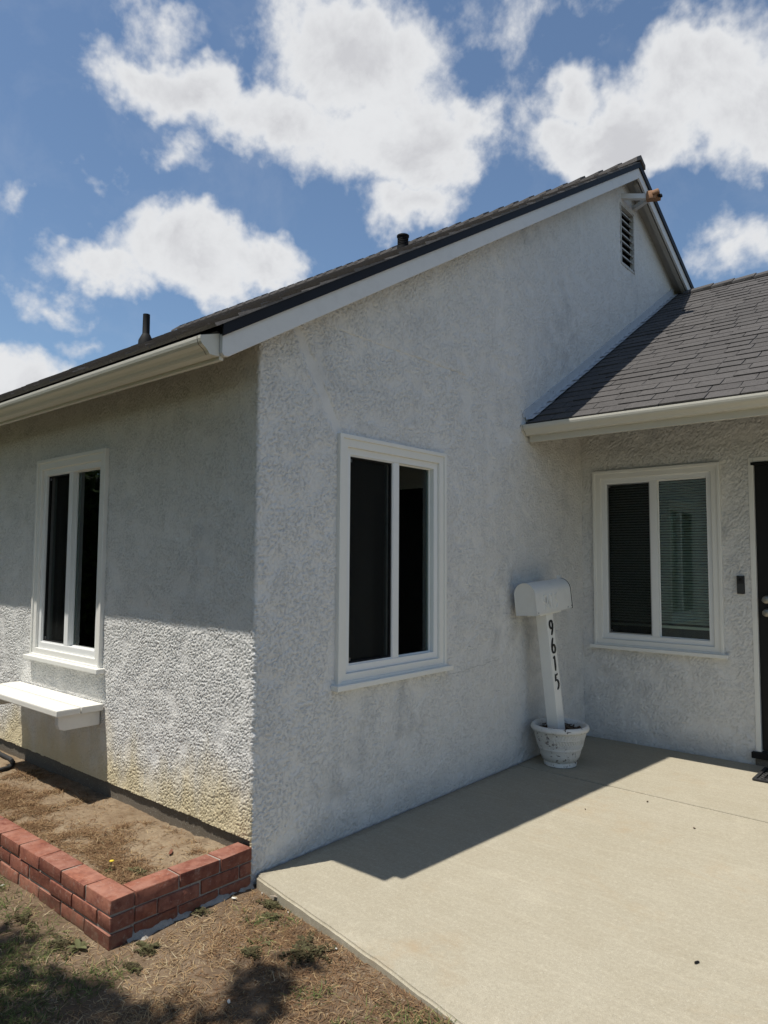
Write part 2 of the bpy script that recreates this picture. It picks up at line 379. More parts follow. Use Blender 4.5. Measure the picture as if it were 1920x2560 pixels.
def mat_glass(name, tint, refl=1.55):
    m, k, out = new_mat(name); fr = k.add('ShaderNodeFresnel'); fr.inputs[0].default_value = refl
    tr = k.add('ShaderNodeBsdfTransparent'); tr.inputs[0].default_value = (*tint, 1)
    gl = k.add('ShaderNodeBsdfGlossy'); gl.inputs['Roughness'].default_value = .0; gl.inputs[0].default_value = (.85, .93, .92, 1)
    mx = k.add('ShaderNodeMixShader'); k.l.new(k.m('MULTIPLY', fr.outputs[0], 1.15, clamp=True), mx.inputs[0])
    k.l.new(tr.outputs[0], mx.inputs[1]); k.l.new(gl.outputs[0], mx.inputs[2]); k.l.new(mx.outputs[0], out.inputs[0]); return m
def mat_screen():
    m, k, out = new_mat('insect_screen')
    tr = k.add('ShaderNodeBsdfTransparent'); df = k.add('ShaderNodeBsdfDiffuse'); df.inputs[0].default_value = (.022, .023, .022, 1)
    mx = k.add('ShaderNodeMixShader'); mx.inputs[0].default_value = .40
    k.l.new(tr.outputs[0], mx.inputs[1]); k.l.new(df.outputs[0], mx.inputs[2]); k.l.new(mx.outputs[0], out.inputs[0]); return m
def mat_wood():
    m, k, out = new_mat('bare_wood'); P = k.obj()
    n = k.noise(k.v('MULTIPLY', P, (8, 60, 60)), 1, 5, .6)
    principled(k, out, k.mix(n, (.30, .14, .07), (.46, .27, .155)), .8, k.bump(n, .5, .004)); return m
def mat_bark():
    m, k, out = new_mat('bark'); P = k.geo(); n = k.noise(k.v('MULTIPLY', P, (14, 14, 3)), 1, 5, .65)
    principled(k, out, k.mix(n, (.05, .035, .025), (.15, .12, .09)), .95, k.bump(n, 1, .02)); return m

M = dict(
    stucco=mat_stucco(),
    trim=mat_paint('white_trim', (.79, .78, .735), .4, .12, 5),
    vinyl=mat_flat('white_vinyl', (.78, .785, .775), .35, var=.03),
    rake=mat_paint('white_rake_board', (.70, .70, .69), .6, .28, 9, grain=(30, 4, 60)),
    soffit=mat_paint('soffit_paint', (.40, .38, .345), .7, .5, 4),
    gutter=mat_paint('cream_gutter', (.60, .585, .515), .38, .16, 3),
    flash=mat_paint('painted_flashing', (.50, .52, .55), .6, .5, 25, chips=.02),
    drip=mat_flat('dark_drip_edge', (.012, .013, .017), .6, spec=.25, var=.2),
    deck=mat_flat('roof_underlay', (.012, .012, .013), .9),
    shingle=mat_shingle('grey_shingle', (.066, .062, .060)),
    shingle_dark=mat_shingle('brown_grey_shingle', (.185, .166, .152)),
    black=mat_flat('black_metal', (.007, .007, .0075), .7, spec=.25, var=.25),
    blackdoor=mat_flat('black_door', (.006, .006, .0065), .55, spec=.3, var=.3),
    rubber=mat_flat('black_rubber', (.018, .018, .019), .75, var=.2),
    alu=mat_flat('aluminium', (.35, .35, .35), .4, .9, var=.1),
    brass=mat_flat('satin_nickel', (.30, .285, .25), .42, .95, var=.1),
    brick=mat_brick(), mortar=mat_concrete('mortar', (.30, .26, .22), (.38, .34, .30)),
    footing=mat_concrete('grey_footing', (.32, .30, .265), (.42, .40, .36)),
    base=mat_concrete('foundation_concrete', (.13, .11, .085), (.20, .175, .14)),
    slab=mat_concrete('slab_concrete', (.382, .345, .262), (.432, .394, .310)),
    dirt=mat_dirt('dirt', (.25, .185, .125), (.15, .10, .062), (.11, .073, .046)),
    soil=mat_dirt('garden_soil', (.34, .265, .18), (.25, .18, .115), (.16, .105, .065)),
    straw=mat_blade('straw', [(.14, .078, .042), (.27, .165, .088), (.40, .285, .155), (.48, .395, .255)]),
    green=mat_blade('green_blades', [(.035, .05, .015), (.075, .105, .03), (.15, .18, .06), (.30, .29, .12)]),
    weedg=mat_blade('weed_leaf', [(.06, .045, .025), (.085, .075, .035), (.12, .12, .055), (.17, .18, .085)]),
    leaf=mat_blade('tree_leaf', [(.02, .035, .01), (.035, .06, .015), (.05, .085, .02), (.08, .11, .03)]),
    bark=mat_bark(), wood=mat_wood(),
    glass=mat_glass('window_glass', (.86, .91, .88)), screen=mat_screen(),
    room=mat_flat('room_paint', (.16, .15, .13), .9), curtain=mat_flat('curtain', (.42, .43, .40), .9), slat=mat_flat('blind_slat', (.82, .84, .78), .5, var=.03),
    potpaint=mat_paint('chipped_pot_paint', (.68, .67, .64), .75, .45, 14, chips=.075),
    boxpaint=mat_paint('mailbox_paint', (.74, .735, .70), .4, .25, 10), post=mat_paint('post_paint', (.82, .815, .78), .5, .12, 8),
    plank=mat_paint('plank_paint', (.74, .72, .66), .6, .25, 6, grain=(4, 40, 40)),
    digit=mat_flat('black_digit', (.008, .008, .008), .5), mulch=mat_dirt('pot_soil', (.05, .035, .025), (.09, .06, .04), (.03, .02, .016)),
    slatvent=mat_paint('vent_slat_paint', (.50, .49, .46), .7, .6, 30, chips=.10),
    dark=mat_flat('attic_dark', (.01, .01, .01), .9), pale=mat_flat('pale_chip', (.6, .58, .52), .8), dry=mat_flat('dry_leaf', (.10, .07, .045), .8),
)

# ------------------------------------------------------------------ ground
def ground_z(x, y):
    base = -.050+.026*sstep(x, .1, 1.3)-.01*sstep(-np.asarray(y, float), .7, 3)
    fade = sstep(np.hypot(np.asarray(x)-0, np.asarray(y)+1), 30, 6)
    return base+((fbm(x, y, 2.2, 3, 1)-.5)*.026+(fbm(x, y, 14, 3, 5)-.5)*.012)*fade
def axis(lo, hi, step, far): 
    c = np.arange(lo, hi+1e-6, step); e = []; s = step; p = hi
    while p < far: s *= 1.5; p += s; e.append(p)
    f = []; s = step; p = lo
    while p > -far: s *= 1.5; p -= s; f.append(p)
    return np.array(f[::-1]+list(c)+e)
gme = grid_mesh('ground', axis(-1.7, 2.6, .011, 90), axis(-1.75, .12, .011, 90), lambda X, Y: (X, Y, ground_z(X, Y)))
link('ground', gme, M['dirt'], kind='structure')

# concrete slab: two pours with a sawn joint between them, bevelled front edge
D_ = 3.5427
EDGE = [(.04, .008), (.20, -.020), (.644, -.098), (.944, -.152), (1.313, -.232), (1.9, -.38), (3.2, -.78), (5.5, -1.5)]
slab_root = link('walkway_slab', None, kind='structure')
def slab_part(name, poly, z0=-.12, z1=0.):
    bm = bmesh.new(); vb = [bm.verts.new((x, y, z1)) for x, y in poly]
    f = bm.faces.new(vb); r = bmesh.ops.extrude_face_region(bm, geom=[f])
    bmesh.ops.translate(bm, verts=[v for v in r['geom'] if isinstance(v, bmesh.types.BMVert)], vec=(0, 0, z0-z1))
    bmesh.ops.recalc_face_normals(bm, faces=bm.faces[:])
    es = [e for e in bm.edges if all(v.co.z > z1-.001 for v in e.verts)]
    bmesh.ops.bevel(bm, geom=es, offset=.009, segments=3, affect='EDGES')
    me = bpy.data.meshes.new(name); bm.to_mesh(me); bm.free(); me.shade_smooth(); me.set_sharp_from_angle(angle=.9)
    return link(name, me, M['slab'], slab_root)
fine_edge = []
for i in range(len(EDGE)-1):
    (xa, ya), (xb, yb) = EDGE[i], EDGE[i+1]; n = max(2, int(math.hypot(xb-xa, yb-ya)/.03))
    for j in range(n):
        t = j/n; x = xa+(xb-xa)*t; y = ya+(yb-ya)*t
        fine_edge.append((x, y+.008*(float(fbm(x, y, 14, 4, 8))-.5)))
fine_edge.append(EDGE[-1])
slab_part('slab_panel', fine_edge+[(5.5, 2.165), (.011, 2.377), (.011, .03)])
slab_part('slab_panel', [(.011, 2.387), (5.5, 2.175), (5.5, D_-.011), (.011, D_-.011)])

# ------------------------------------------------------------------ house
house = link('house', None, label='white stucco house with grey shingle roof and gable end facing the patio', cat='house')
D = 3.5427                     # the recessed porch wall
RAKE_X = .16; PEAK_Y = 4.60
def zrake(y): return 2.324+.593*(y+.317) if y <= PEAK_Y else 2.324+.593*(PEAK_Y+.317)-.4875*(y-PEAK_Y)   # lower edge of the rake boards
def zroofR(y): return 2.495+.580*(y-2.55)                                                            # porch roof surface
WF = dict(a0=-2.349, a1=-1.401, z1=2.123, zs=.770)
WG = dict(a0=.539, a1=1.517, z1=2.134, zs=.766)
WR = dict(a0=.112, a1=1.122, z1=2.210, zs=.737)
VENT = (4.488, 4.842, 4.376, 5.006)
RC = .014; LC = RC*math.pi/2
def wall_pos(U, Z):
    th = np.clip((U+LC/2)/RC, 0, math.pi/2)
    x = np.where(U < -LC/2, U+LC/2-RC, -RC+RC*np.sin(th)); y = np.where(U > LC/2, U-LC/2+RC, RC-RC*np.cos(th))
    x = np.where(U > LC/2, 0., x); y = np.where(U < -LC/2, 0., y)
    return x, y, Z
def wall_keep(u, z):
    k = np.ones(len(u), bool); f = u < -.004
    k &= ~(f & (z < .155+.012*(fbm(u, z*0, 9, 3, 2)-.5)))
    k &= ~(f & (z > 2.60))
    top = np.where(u <= PEAK_Y, 2.324+.593*(u+.317), 2.324+.593*(PEAK_Y+.317)-.4875*(u-PEAK_Y))+.07
    k &= (z < top) | f
    k &= ~((u > D+.05) & (z < 2.495+.58*(u-2.55)-.12))
    for (W, s) in ((WF, True), (WG, False)):
        k &= ~((u > W['a0']+.03) & (u < W['a1']-.03) & (z > W['zs']+.05) & (z < W['z1']-.03))
    k &= ~((u > VENT[0]+.012) & (u < VENT[1]-.012) & (z > VENT[2]+.012) & (z < VENT[3]-.012))
    return k
us = np.concatenate([np.arange(-8, -3.3, .05), np.arange(-3.3, -2.4, .0055), np.arange(-2.4, -LC/2, .0040), np.linspace(-LC/2, LC/2, 7), np.arange(LC/2+.004, 1.8, .0048), np.arange(1.8, 3.7, .0068), np.arange(3.7, 6.6, .014)])
zs = np.concatenate([np.arange(-.08, 1.25, .0041), np.arange(1.25, 2.7, .0050), np.arange(2.7, 3.6, .0085), np.arange(3.6, 5.4, .012)])
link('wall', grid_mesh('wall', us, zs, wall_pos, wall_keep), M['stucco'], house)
def rwall_keep(u, z):
    k = ~((u > WR['a0']+.03) & (u < WR['a1']-.03) & (z > WR['zs']+.05) & (z < WR['z1']-.03))
    return k & ~((u > 1.325) & (u < 2.30) & (z > -.1) & (z < 2.20))
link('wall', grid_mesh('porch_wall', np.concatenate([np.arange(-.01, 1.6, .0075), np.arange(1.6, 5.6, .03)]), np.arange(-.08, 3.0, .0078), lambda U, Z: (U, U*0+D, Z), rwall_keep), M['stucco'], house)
# concrete foundation showing under the stucco of the front wall
fm = MB().box(-8, .012, -.3, -.012, .16, .20).mesh('foundation', .004)
link('foundation', fm, M['base'], house)

# ---- windows
def window(W, T, kind):
    a0, a1, z1, zs_ = W['a0'], W['a1'], W['z1'], W['zs']; zb = zs_+.030; a_mid = W['mid']
    fr = MB(T); fr.ring(a0, a1, zb-.012, z1, .024, -.01, .030); fr.ring(a0+.022, a1-.022, zb+.004, z1-.022, .046, -.01, .021)
    win = link('window', fr.mesh('casing', .004), M['trim'], house)
    sm = MB(T); sm.box(a0-.030, -.005, zs_, a1+.032, .058, zb); link('sill', sm.mesh('sill', .005), M['trim'], win)
    g0, g1, h0, h1 = a0+.066, a1-.066, zb+.050, z1-.066
    vf = MB(T); vf.ring(g0, g1, h0, h1, .040, -.075, .004); link('frame', vf.mesh('vinyl_frame', .003), M['vinyl'], win)
    p0, p1, q0, q1 = g0+.040, g1-.040, h0+.040, h1-.040
    ml = MB(T); ml.box(a_mid-.026, -.055, q0, a_mid+.026, .000, q1); link('mullion', ml.mesh('mullion', .003), M['vinyl'], win)
    sf = MB(T); sf.ring(p0, a_mid-.026, q0, q1, .016, -.030, -.012); link('screen_frame', sf.mesh('screen_frame', .002), M['alu'] if kind == 'r' else M['black'], win)
    lp = MB(T); lp.ring(p0, a_mid-.026, q0, q1, .007, -.012, -.004); link('sash_track', lp.mesh('sash_track'), M['vinyl'], win)
    sc = MB(T); sc.box(p0+.014, -.022, q0+.014, a_mid-.040, -.020, q1-.014); link('insect_screen', sc.mesh('insect_screen'), M['screen'], win)
    for zc in (q0+.028, q1-.028):
        cc = MB(T); cc.ring(p0+.018, p0+.032, zc-.007, zc+.007, .0025, -.019, -.015); link('corner_clip', cc.mesh('corner_clip'), M['alu'], win)
    for (x0, x1, d) in ((p0+.004, a_mid-.02, -.052), (a_mid+.024, p1+.002, -.040)):
        pn = MB(T); pn.box(x0, d-.004, q0-.003, x1, d, q1+.003); link('pane', pn.mesh('pane'), M['glass'], win)
    bd = MB(T); bd.ring(a_mid+.026, p1, q0, q1, .006, -.037, -.028); link('glazing_bead', bd.mesh('glazing_bead'), M['vinyl'], win)
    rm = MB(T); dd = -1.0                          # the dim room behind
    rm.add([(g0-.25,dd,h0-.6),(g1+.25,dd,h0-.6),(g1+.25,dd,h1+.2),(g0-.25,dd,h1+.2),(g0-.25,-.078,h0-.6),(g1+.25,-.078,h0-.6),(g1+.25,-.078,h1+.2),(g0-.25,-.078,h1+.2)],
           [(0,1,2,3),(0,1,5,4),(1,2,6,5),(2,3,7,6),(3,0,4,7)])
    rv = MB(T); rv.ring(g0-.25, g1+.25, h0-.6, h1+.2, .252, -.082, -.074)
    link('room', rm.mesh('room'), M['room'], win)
    if kind == 'r':
        s = MB(T); s.add([(p0-.01,-.088,0),(p1+.01,-.088,0),(p1+.01,-.108,.013),(p0-.01,-.108,.013),(p0-.01,-.089,-.0015),(p1+.01,-.089,-.0015),(p1+.01,-.109,.0115),(p0-.01,-.109,.0115)],
                        [(0,1,2,3),(7,6,5,4),(0,4,5,1),(1,5,6,2),(2,6,7,3),(3,7,4,0)])
        me = s.mesh('blind_slat'); z = q1-.02
        while z > q0+.095:
            link('blind_slat', me, M['slat'], win, (0, 0, z)); z -= .0215
        rail = MB(T); rail.box(p0-.01, -.112, q0+.068, p1+.01, -.086, q0+.088); link('blind_rail', rail.mesh('blind_rail', .003), M['slat'], win)
    else:
        def curtain(x0, x1, d, amp, n):
            pts = [(x0+(x1-x0)*i/n, d+amp*math.sin(i*1.9+x0*9)+amp*.5*math.sin(i*.83)) for i in range(n+1)]
            vs = [(x, y, z) for x, y in pts for z in (q0-.2, q1+.1)]
            c = MB(T); c.add(vs, [(2*i, 2*i+2, 2*i+3, 2*i+1) for i in range(n)]); me = c.mesh('curtain', smooth=True)
            link('curtain', me, M['curtain'], win)
        if kind == 'g': curtain(p0-.1, a_mid-.02, -.13, .026, 26); curtain(p1-.17, p1+.2, -.14, .022, 18)
        else: curtain(p0-.2, p0+.1, -.2, .02, 16); curtain(a_mid+.01, a_mid+.09, -.2, .012, 8)
    return win
WF['mid'] = -1.893; WG['mid'] = 1.046; WR['mid'] = .615
window(WF, lambda p: (p[0], -p[1], p[2]), 'f')
window(WG, lambda p: (p[1], p[0], p[2]), 'g')
window(WR, lambda p: (p[0], D-p[1], p[2]), 'r')

# ---- front door at the porch, mostly beyond the picture's edge
TR = lambda p: (p[0], D-p[1], p[2])
door = link('door', MB(TR).box(1.352, -.055, .105, 2.275, -.015, 2.185).mesh('door', .004), M['blackdoor'], house)
fm_ = MB(TR); fm_.box(1.316, -.07, .095, 1.350, .012, 2.223); fm_.box(2.277, -.07, .095, 2.311, .012, 2.223); fm_.box(1.3505, -.07, 2.188, 2.2765, .012, 2.223)
link('door_frame', fm_.mesh('door_frame', .003), M['trim'], door)
link('drip_cap', MB(TR).box(1.335, -.02, 2.165, 2.29, .020, 2.1865).mesh('drip_cap', .002), M['black'], door)
for z in (1.183, 1.089):
    kn = MB(); kn.lathe([(.030, 0), (.031, .006), (.026, .012), (.012, .018), (.013, .034), (.024, .042), (.026, .052), (.018, .058)], n=20, cap1=True)
    link('door_knob' if z < 1.1 else 'deadbolt', kn.mesh('knob', smooth=True, angle=.8), M['brass'], door, (1.413, D+.014, z), (math.pi/2, 0, 0))
link('threshold', MB(TR).box(1.290, -.06, .050, 2.33, .045, .094).mesh('threshold', .006), M['black'], door)
link('door_step', MB(TR).box(1.31, -.06, -.02, 2.31, .018, .050).mesh('door_step', .006), M['base'], door)
for i in range(4):
    bx = MB(TR); z0 = .22+i*.49; bx.ring(1.44, 2.19, z0, z0+.42, .03, -.02, -.009); link('door_panel', bx.mesh('door_panel', .003), M['blackdoor'], door)

# ---- main roof
XL = -8.0
roof = link('roof', None, parent=house)
TH = .155                       # rake board + drip edge above its lower edge
EV = -.335                      # eave
def prism_line(y0, y1, lo, hi, x0, x1):
    return MB().extrude([(y0, zrake(y0)+lo), (y1, zrake(y1)+lo), (y1, zrake(y1)+hi), (y0, zrake(y0)+hi)], x0, x1)
deck = MB(); y2 = 9.0
deck.extrude([(EV+.02, zrake(EV)+.075), (PEAK_Y, zrake(PEAK_Y)+.075), (y2, zrake(y2)+.075), (y2, zrake(y2)+.156), (PEAK_Y, zrake(PEAK_Y)+.156), (EV+.02, zrake(EV)+.156)], XL, RAKE_X-.024)
link('roof_deck', deck.mesh('roof_deck'), M['deck'], roof)
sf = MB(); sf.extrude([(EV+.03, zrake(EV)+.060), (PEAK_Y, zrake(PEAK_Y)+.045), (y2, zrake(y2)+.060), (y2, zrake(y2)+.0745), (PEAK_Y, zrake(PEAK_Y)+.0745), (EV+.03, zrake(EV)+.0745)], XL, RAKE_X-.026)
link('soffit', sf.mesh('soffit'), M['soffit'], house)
rb = MB(); rb.extrude([(-.317-.006, zrake(-.317)+.006), (-.300, zrake(-.300)), (PEAK_Y, zrake(PEAK_Y)), (PEAK_Y, zrake(PEAK_Y)+.112), (-.335, zrake(-.335)+.112), (-.335, zrake(-.335)+.03)], RAKE_X-.022, RAKE_X)
link('rake_board', rb.mesh('rake_board', .003), M['rake'], house)
rb = MB(); rb.extrude([(PEAK_Y+.002, zrake(PEAK_Y)), (y2, zrake(y2)), (y2, zrake(y2)+.105), (PEAK_Y+.002, zrake(PEAK_Y)+.112)], RAKE_X-.022, RAKE_X-.001)
link('rake_board', rb.mesh('rake_board', .003), M['rake'], house)
rb = MB(); rb.extrude([(PEAK_Y+.05, zrake(PEAK_Y+.05)-.01), (y2, zrake(y2)-.01), (y2, zrake(y2)+.06), (PEAK_Y+.05, zrake(PEAK_Y+.05)+.06)], RAKE_X-.072, RAKE_X-.034)
link('barge_rafter', rb.mesh('barge_rafter', .003), M['soffit'], house)
de = MB(); de.extrude([(-.340, zrake(-.340)+.104), (PEAK_Y, zrake(PEAK_Y)+.104), (PEAK_Y, zrake(PEAK_Y)+TH+.008), (-.340, zrake(-.340)+TH+.004)], RAKE_X+.002, RAKE_X+.012)
link('drip_edge', de.mesh('drip_edge', .002), M['drip'], house)
de = MB(); de.extrude([(PEAK_Y+.001, zrake(PEAK_Y)+.100), (y2, zrake(y2)+.100), (y2, zrake(y2)+TH+.02), (PEAK_Y+.001, zrake(PEAK_Y)+TH+.02)], RAKE_X+.001, RAKE_X+.013)
link('drip_edge', de.mesh('drip_edge', .002), M['drip'], house)
# shingle courses of the main roof (seen edge-on: one mass), ridge caps one by one
def shingle_mesh(wd, ln=.20, th=.009, jit=0.):
    b = MB(); t = .005
    b.add([(0,0,0),(wd,0,0),(wd,ln,0),(0,ln,0),(jit,-jit*.5,th+.005),(wd-jit,0,th+.004),(wd,ln,t),(0,ln,t)], [(0,3,2,1),(4,5,6,7),(0,1,5,4),(1,2,6,5),(2,3,7,6),(3,0,4,7)])
    return b.v, b.f
mass = MB(); slope = math.atan(.593); cs, sn = math.cos(slope), math.sin(slope)
L = (PEAK_Y-EV+.02)/cs; rows = int(L/.143)
for r in range(rows+1):
    s0 = r*.143-.03; x = RAKE_X+.018+rng.uniform(0, .004); first = True
    while x > XL+.2:
        wd = rng.choice((.16, .22, .30, .36)); x0 = x-wd+.004
        vv, ff = shingle_mesh(wd-.004, .19, rng.choice((.009, .012, .016)), rng.uniform(0, .006))
        y0 = EV-.02; z0 = zrake(EV-.02)+.158
        pts = [(x0+p[0], y0+(s0+p[1])*cs-p[2]*sn, z0+(s0+p[1])*sn+p[2]*cs) for p in vv]
        if max(p[1] for p in pts) < PEAK_Y+.06: mass.add(pts, ff)
        x -= wd
link('shingles', mass.mesh('main_roof_shingles'), M['shingle_dark'], roof, kind='stuff')
bslope = math.atan(.4875); cb, sb = math.cos(bslope), math.sin(bslope)
def cap_mesh(w):
    b = MB(); zt = .006
    a = [(-.13*cs, -.13*sn), (0, 0), (.13*cb, -.13*sb)]
    for (x, lift) in ((0, .034), (-w, .004)):
        for (y, z) in a: b.v.append((x, y, z+lift+.010))
    for (x, lift) in ((0, .0), (-w, -.006)):
        for (y, z) in a: b.v.append((x, y, z+lift))
    b.f += [(0,1,4,3),(1,2,5,4),(6,9,10,7),(7,10,11,8),(0,6,7,1),(1,7,8,2),(0,3,9,6),(2,8,11,5),(3,4,10,9),(4,5,11,10)]
    return b.mesh('ridge_cap')
capm = [cap_mesh(.26), cap_mesh(.25), cap_mesh(.27)]
x = RAKE_X+.02; zk = zrake(PEAK_Y)+.182
while x > XL+.3:
    link('ridge_cap', capm[rng.randrange(3)], M['shingle_dark'], roof, (x+rng.uniform(-.008, .008), PEAK_Y, zk+rng.uniform(-.003, .004))); x -= .195
# plumbing vent and flue on the roof
def roof_z(y): return zrake(y)+.172
def pipe_vent(name, x, y, prof, mat, n=18):
    me = MB().lathe(prof, n=n, cap1=True).mesh(name, smooth=True, angle=.7); return link(name, me, mat, roof, (x, y, roof_z(y)))
pipe_vent('vent_pipe', -4.44, 2.0, [(.085, -.08), (.080, .02), (.048, .085), (.040, .10), (.038, .32), (.032, .32), (.032, .25)], M['black'])
fl = pipe_vent('flue_vent', -2.36, 4.0, [(.07, -.2), (.07, .01), (.052, .015)]+[q for i in range(5) for q in ((.052, .02+i*.02), (.064, .023+i*.02), (.064, .033+i*.02), (.052, .036+i*.02))]+[(.072, .125), (.072, .14), (.04, .15)], M['black'], 24)

# ---- eave board and K-style gutters
def gutter_prof(yb, zlip, wd=.098, ht=.072):
    z0 = zlip-ht; yf = yb-wd
    return [(yb, zlip+.030), (yb, z0), (yb-wd*.50, z0), (yb-wd*.56, z0+.006), (yb-wd*.62, z0+ht*.22), (yb-wd*.74, z0+ht*.36), (yb-wd*.90, z0+ht*.50), (yb-wd*.97, z0+ht*.66), (yf, z0+ht*.84), (yf, zlip), (yf+.010, zlip+.001)]
def gutter(parent, yb, zlip, x0, x1, capx):
    P = gutter_prof(yb, zlip); t = .0025
    inner = [(y+(t if 0 < i else -t), z+t) for i, (y, z) in enumerate(P)]
    inner = [(P[0][0]-t, P[0][1])]+[(min(p[0]+t, P[0][0]-t), p[1]+t) for p in P[1:-1]]+[(P[-1][0], P[-1][1]-.006)]
    g = link('gutter', MB().extrude(P+inner[::-1], x0, x1).mesh('gutter'), M['gutter'], parent)
    cp = [P[0]]+P[1:10]
    link('end_cap', MB().extrude(cp, capx, capx+.003).mesh('end_cap'), M['gutter'], g)
    seam = [(y-.0015 if i else y, z) for i, (y, z) in enumerate(P[2:10])]
    link('seam', MB().extrude([(y-.0012, z-.0006) for y, z in P[2:10]]+[(y+.001, z) for y, z in P[2:10]][::-1], capx-.022 if capx > .05 else capx+.018, capx-.0195 if capx > .05 else capx+.0205).mesh('seam'), M['base'], g)
    return g
ef = MB(); ef.box(XL, EV+.002, 2.316, RAKE_X-.023, EV+.024, zrake(EV)+.118); link('fascia', ef.mesh('fascia', .003), M['gutter'], house)
gutter(house, EV, 2.402, XL, .135, .1352)
link('drip_flange', MB().box(XL, EV-.018, 2.436, .140, EV+.003, 2.440).mesh('drip_flange'), M['drip'], house)
# porch roof eave
EY = 2.60
ef = MB(); ef.box(.024, EY+.002, 2.352, 5.6, EY+.024, 2.475); link('fascia', ef.mesh('fascia', .003), M['gutter'], house)
gutter(house, EY, 2.470, .004, 5.6, .0045)
link('drip_edge', MB().box(.012, EY-.022, 2.462, 5.6, EY-.006, 2.508).mesh('drip_edge', .002), M['drip'], house)

# ---- porch roof with its shingles laid one by one
proof = link('porch_roof', None, parent=house)
RY = 6.02; ps = math.atan(.580); pc, pn_ = math.cos(ps), math.sin(ps)
dk = MB(); dk.extrude([(EY-.02, zroofR(EY-.02)-.018), (RY, zroofR(RY)-.018), (8.6, zroofR(RY)-.018-.5*(8.6-RY)), (8.6, zroofR(RY)-.12-.5*(8.6-RY)), (RY, zroofR(RY)-.12), (EY+.026, zroofR(EY)-.12)], .01, 5.6)
link('roof_deck', dk.mesh('porch_deck'), M['deck'], proof)
variants = {}
rowsR = int((RY-EY+.04)/pc/.131)+1
seq = [.26, .19, .23, .16, .29, .21]
extra = MB()
for r in range(rowsR):
    s0 = r*.131-.012; y0 = EY-.03; z0 = zroofR(y0)-.016
    x = .022+rng.choice((-.22, -.14, -.07, -.18, -.03)); i = rng.randrange(6)
    while x < 3.3:
        wd = seq[i % 6]; i += 1+rng.randrange(2)
        xa = max(x, .022); wc = x+wd-xa
        key = (round(wc, 2), rng.randrange(3))
        if wc > .04:
            if key not in variants:
                vv, ff = shingle_mesh(key[0]-.003, .195, (.0075, .0095, .0125)[key[1]], rng.uniform(0, .004))
                b = MB(); b.add(vv, ff); variants[key] = b.mesh('shingle', .0015, 1)
            ss = s0+rng.uniform(-.003, .003)
            loc = (xa, y0+ss*pc, z0+ss*pn_)
            if x < 1.98 and loc[1] < RY-.1: link('shingle', variants[key], M['shingle'], proof, loc, (ps, 0, rng.uniform(-.004, .004)))
            else:
                vv, ff = shingle_mesh(wc-.005, .195, .0095)
                extra.add([(loc[0]+p[0], loc[1]+p[1]*pc-p[2]*pn_, loc[2]+p[1]*pn_+p[2]*pc) for p in vv], ff)
        x += wd
# starter course along the eave
link('shingles', extra.mesh('more_shingles'), M['shingle'], proof, kind='stuff')
capR = MB(); a = [(-.13*pc, -.13*pn_), (0, 0), (.13*.9, -.13*.45)]
for (x, l) in ((0, .004), (.30, .020)):
    for (y, z) in a: capR.v.append((x, y, z+l+.011))
for (x, l) in ((0, -.004), (.30, 0)):
    for (y, z) in a: capR.v.append((x, y, z+l))
capR.f += [(0,3,4,1),(1,4,5,2),(6,7,10,9),(7,8,11,10),(0,1,7,6),(1,2,8,7),(0,6,9,3),(2,5,11,8),(3,9,10,4),(4,10,11,5)]
cm_ = capR.mesh('porch_ridge_cap'); x = .14
while x < 4: link('ridge_cap', cm_, M['shingle'], proof, (x, RY+.01, zroofR(RY)+.012+rng.uniform(-.004, .004))); x += .215
# counter flashing up the wall and the step flashing under it
cf = MB(); cf.extrude([(2.535, zroofR(2.535)+.040), (6.0, zroofR(6.0)+.040), (6.0, zroofR(6.0)+.092), (2.55, zroofR(2.55)+.092), (2.525, zroofR(2.53)+.075)], .006, .016)
cfl = link('flashing', cf.mesh('counter_flashing', .002), M['flash'], house)
stp = MB(); stp.add([(.010,0,.060),(.010,.165,.060),(.012,.165,.004),(.012,0,.012),(.062,.165,.004),(.066,0,.012),(.013,0,.060),(.013,.165,.060),(.015,.165,.0055),(.015,0,.0135),(.062,.165,.0055),(.066,0,.0135)],
    [(0,1,2,3),(3,2,4,5),(6,9,8,7),(9,11,10,8),(3,5,11,9),(0,3,9,6),(5,4,10,11)])
stm = stp.mesh('step_flashing')
for r in range(rowsR-1):
    s0 = r*.131+.008; y0 = EY-.03
    link('step_flashing', stm, M['flash'], cfl, (0, y0+s0*pc+rng.uniform(-.004, .004), zroofR(y0)+s0*pn_+.002), (ps+rng.uniform(-.02, .02), 0, 0))

# ---- gable vent and the wooden bracket above it
T_G = lambda p: (p[1], p[0], p[2])
v0, v1, vz0, vz1 = VENT
vent = link('gable_vent', MB(T_G).ring(v0, v1, vz0, vz1, .024, -.03, .012).mesh('vent_frame', .003), M['slatvent'], house)
bk = MB(T_G); bk.box(v0+.01, -.20, vz0, v1-.01, -.19, vz1); link('vent_back', bk.mesh('vent_back'), M['dark'], vent)
bk = MB(T_G); bk.ring(v0+.006, v1-.006, vz0+.006, vz1-.006, .008, -.19, -.03); link('vent_lining', bk.mesh('vent_lining'), M['dark'], vent)
sl = MB(T_G); sl.add([(v0+.024,0,0),(v1-.024,0,0),(v1-.024,-.055,.042),(v0+.024,-.055,.042),(v0+.024,0,.014),(v1-.024,0,.014),(v1-.024,-.055,.056),(v0+.024,-.055,.056)],
    [(0,1,2,3),(4,7,6,5),(0,4,5,1),(1,5,6,2),(2,6,7,3),(3,7,4,0)])
slm = sl.mesh('vent_slat', .002)
for i in range(8): link('vent_slat', slm, M['slatvent'], vent, (0, 0, vz0+.028+i*.074))
br = link('gable_bracket', MB().bar((-.02, 4.525, 5.078), (.225, 4.672, 5.055), .045, .052).mesh('bracket_arm', .004), M['rake'], house)
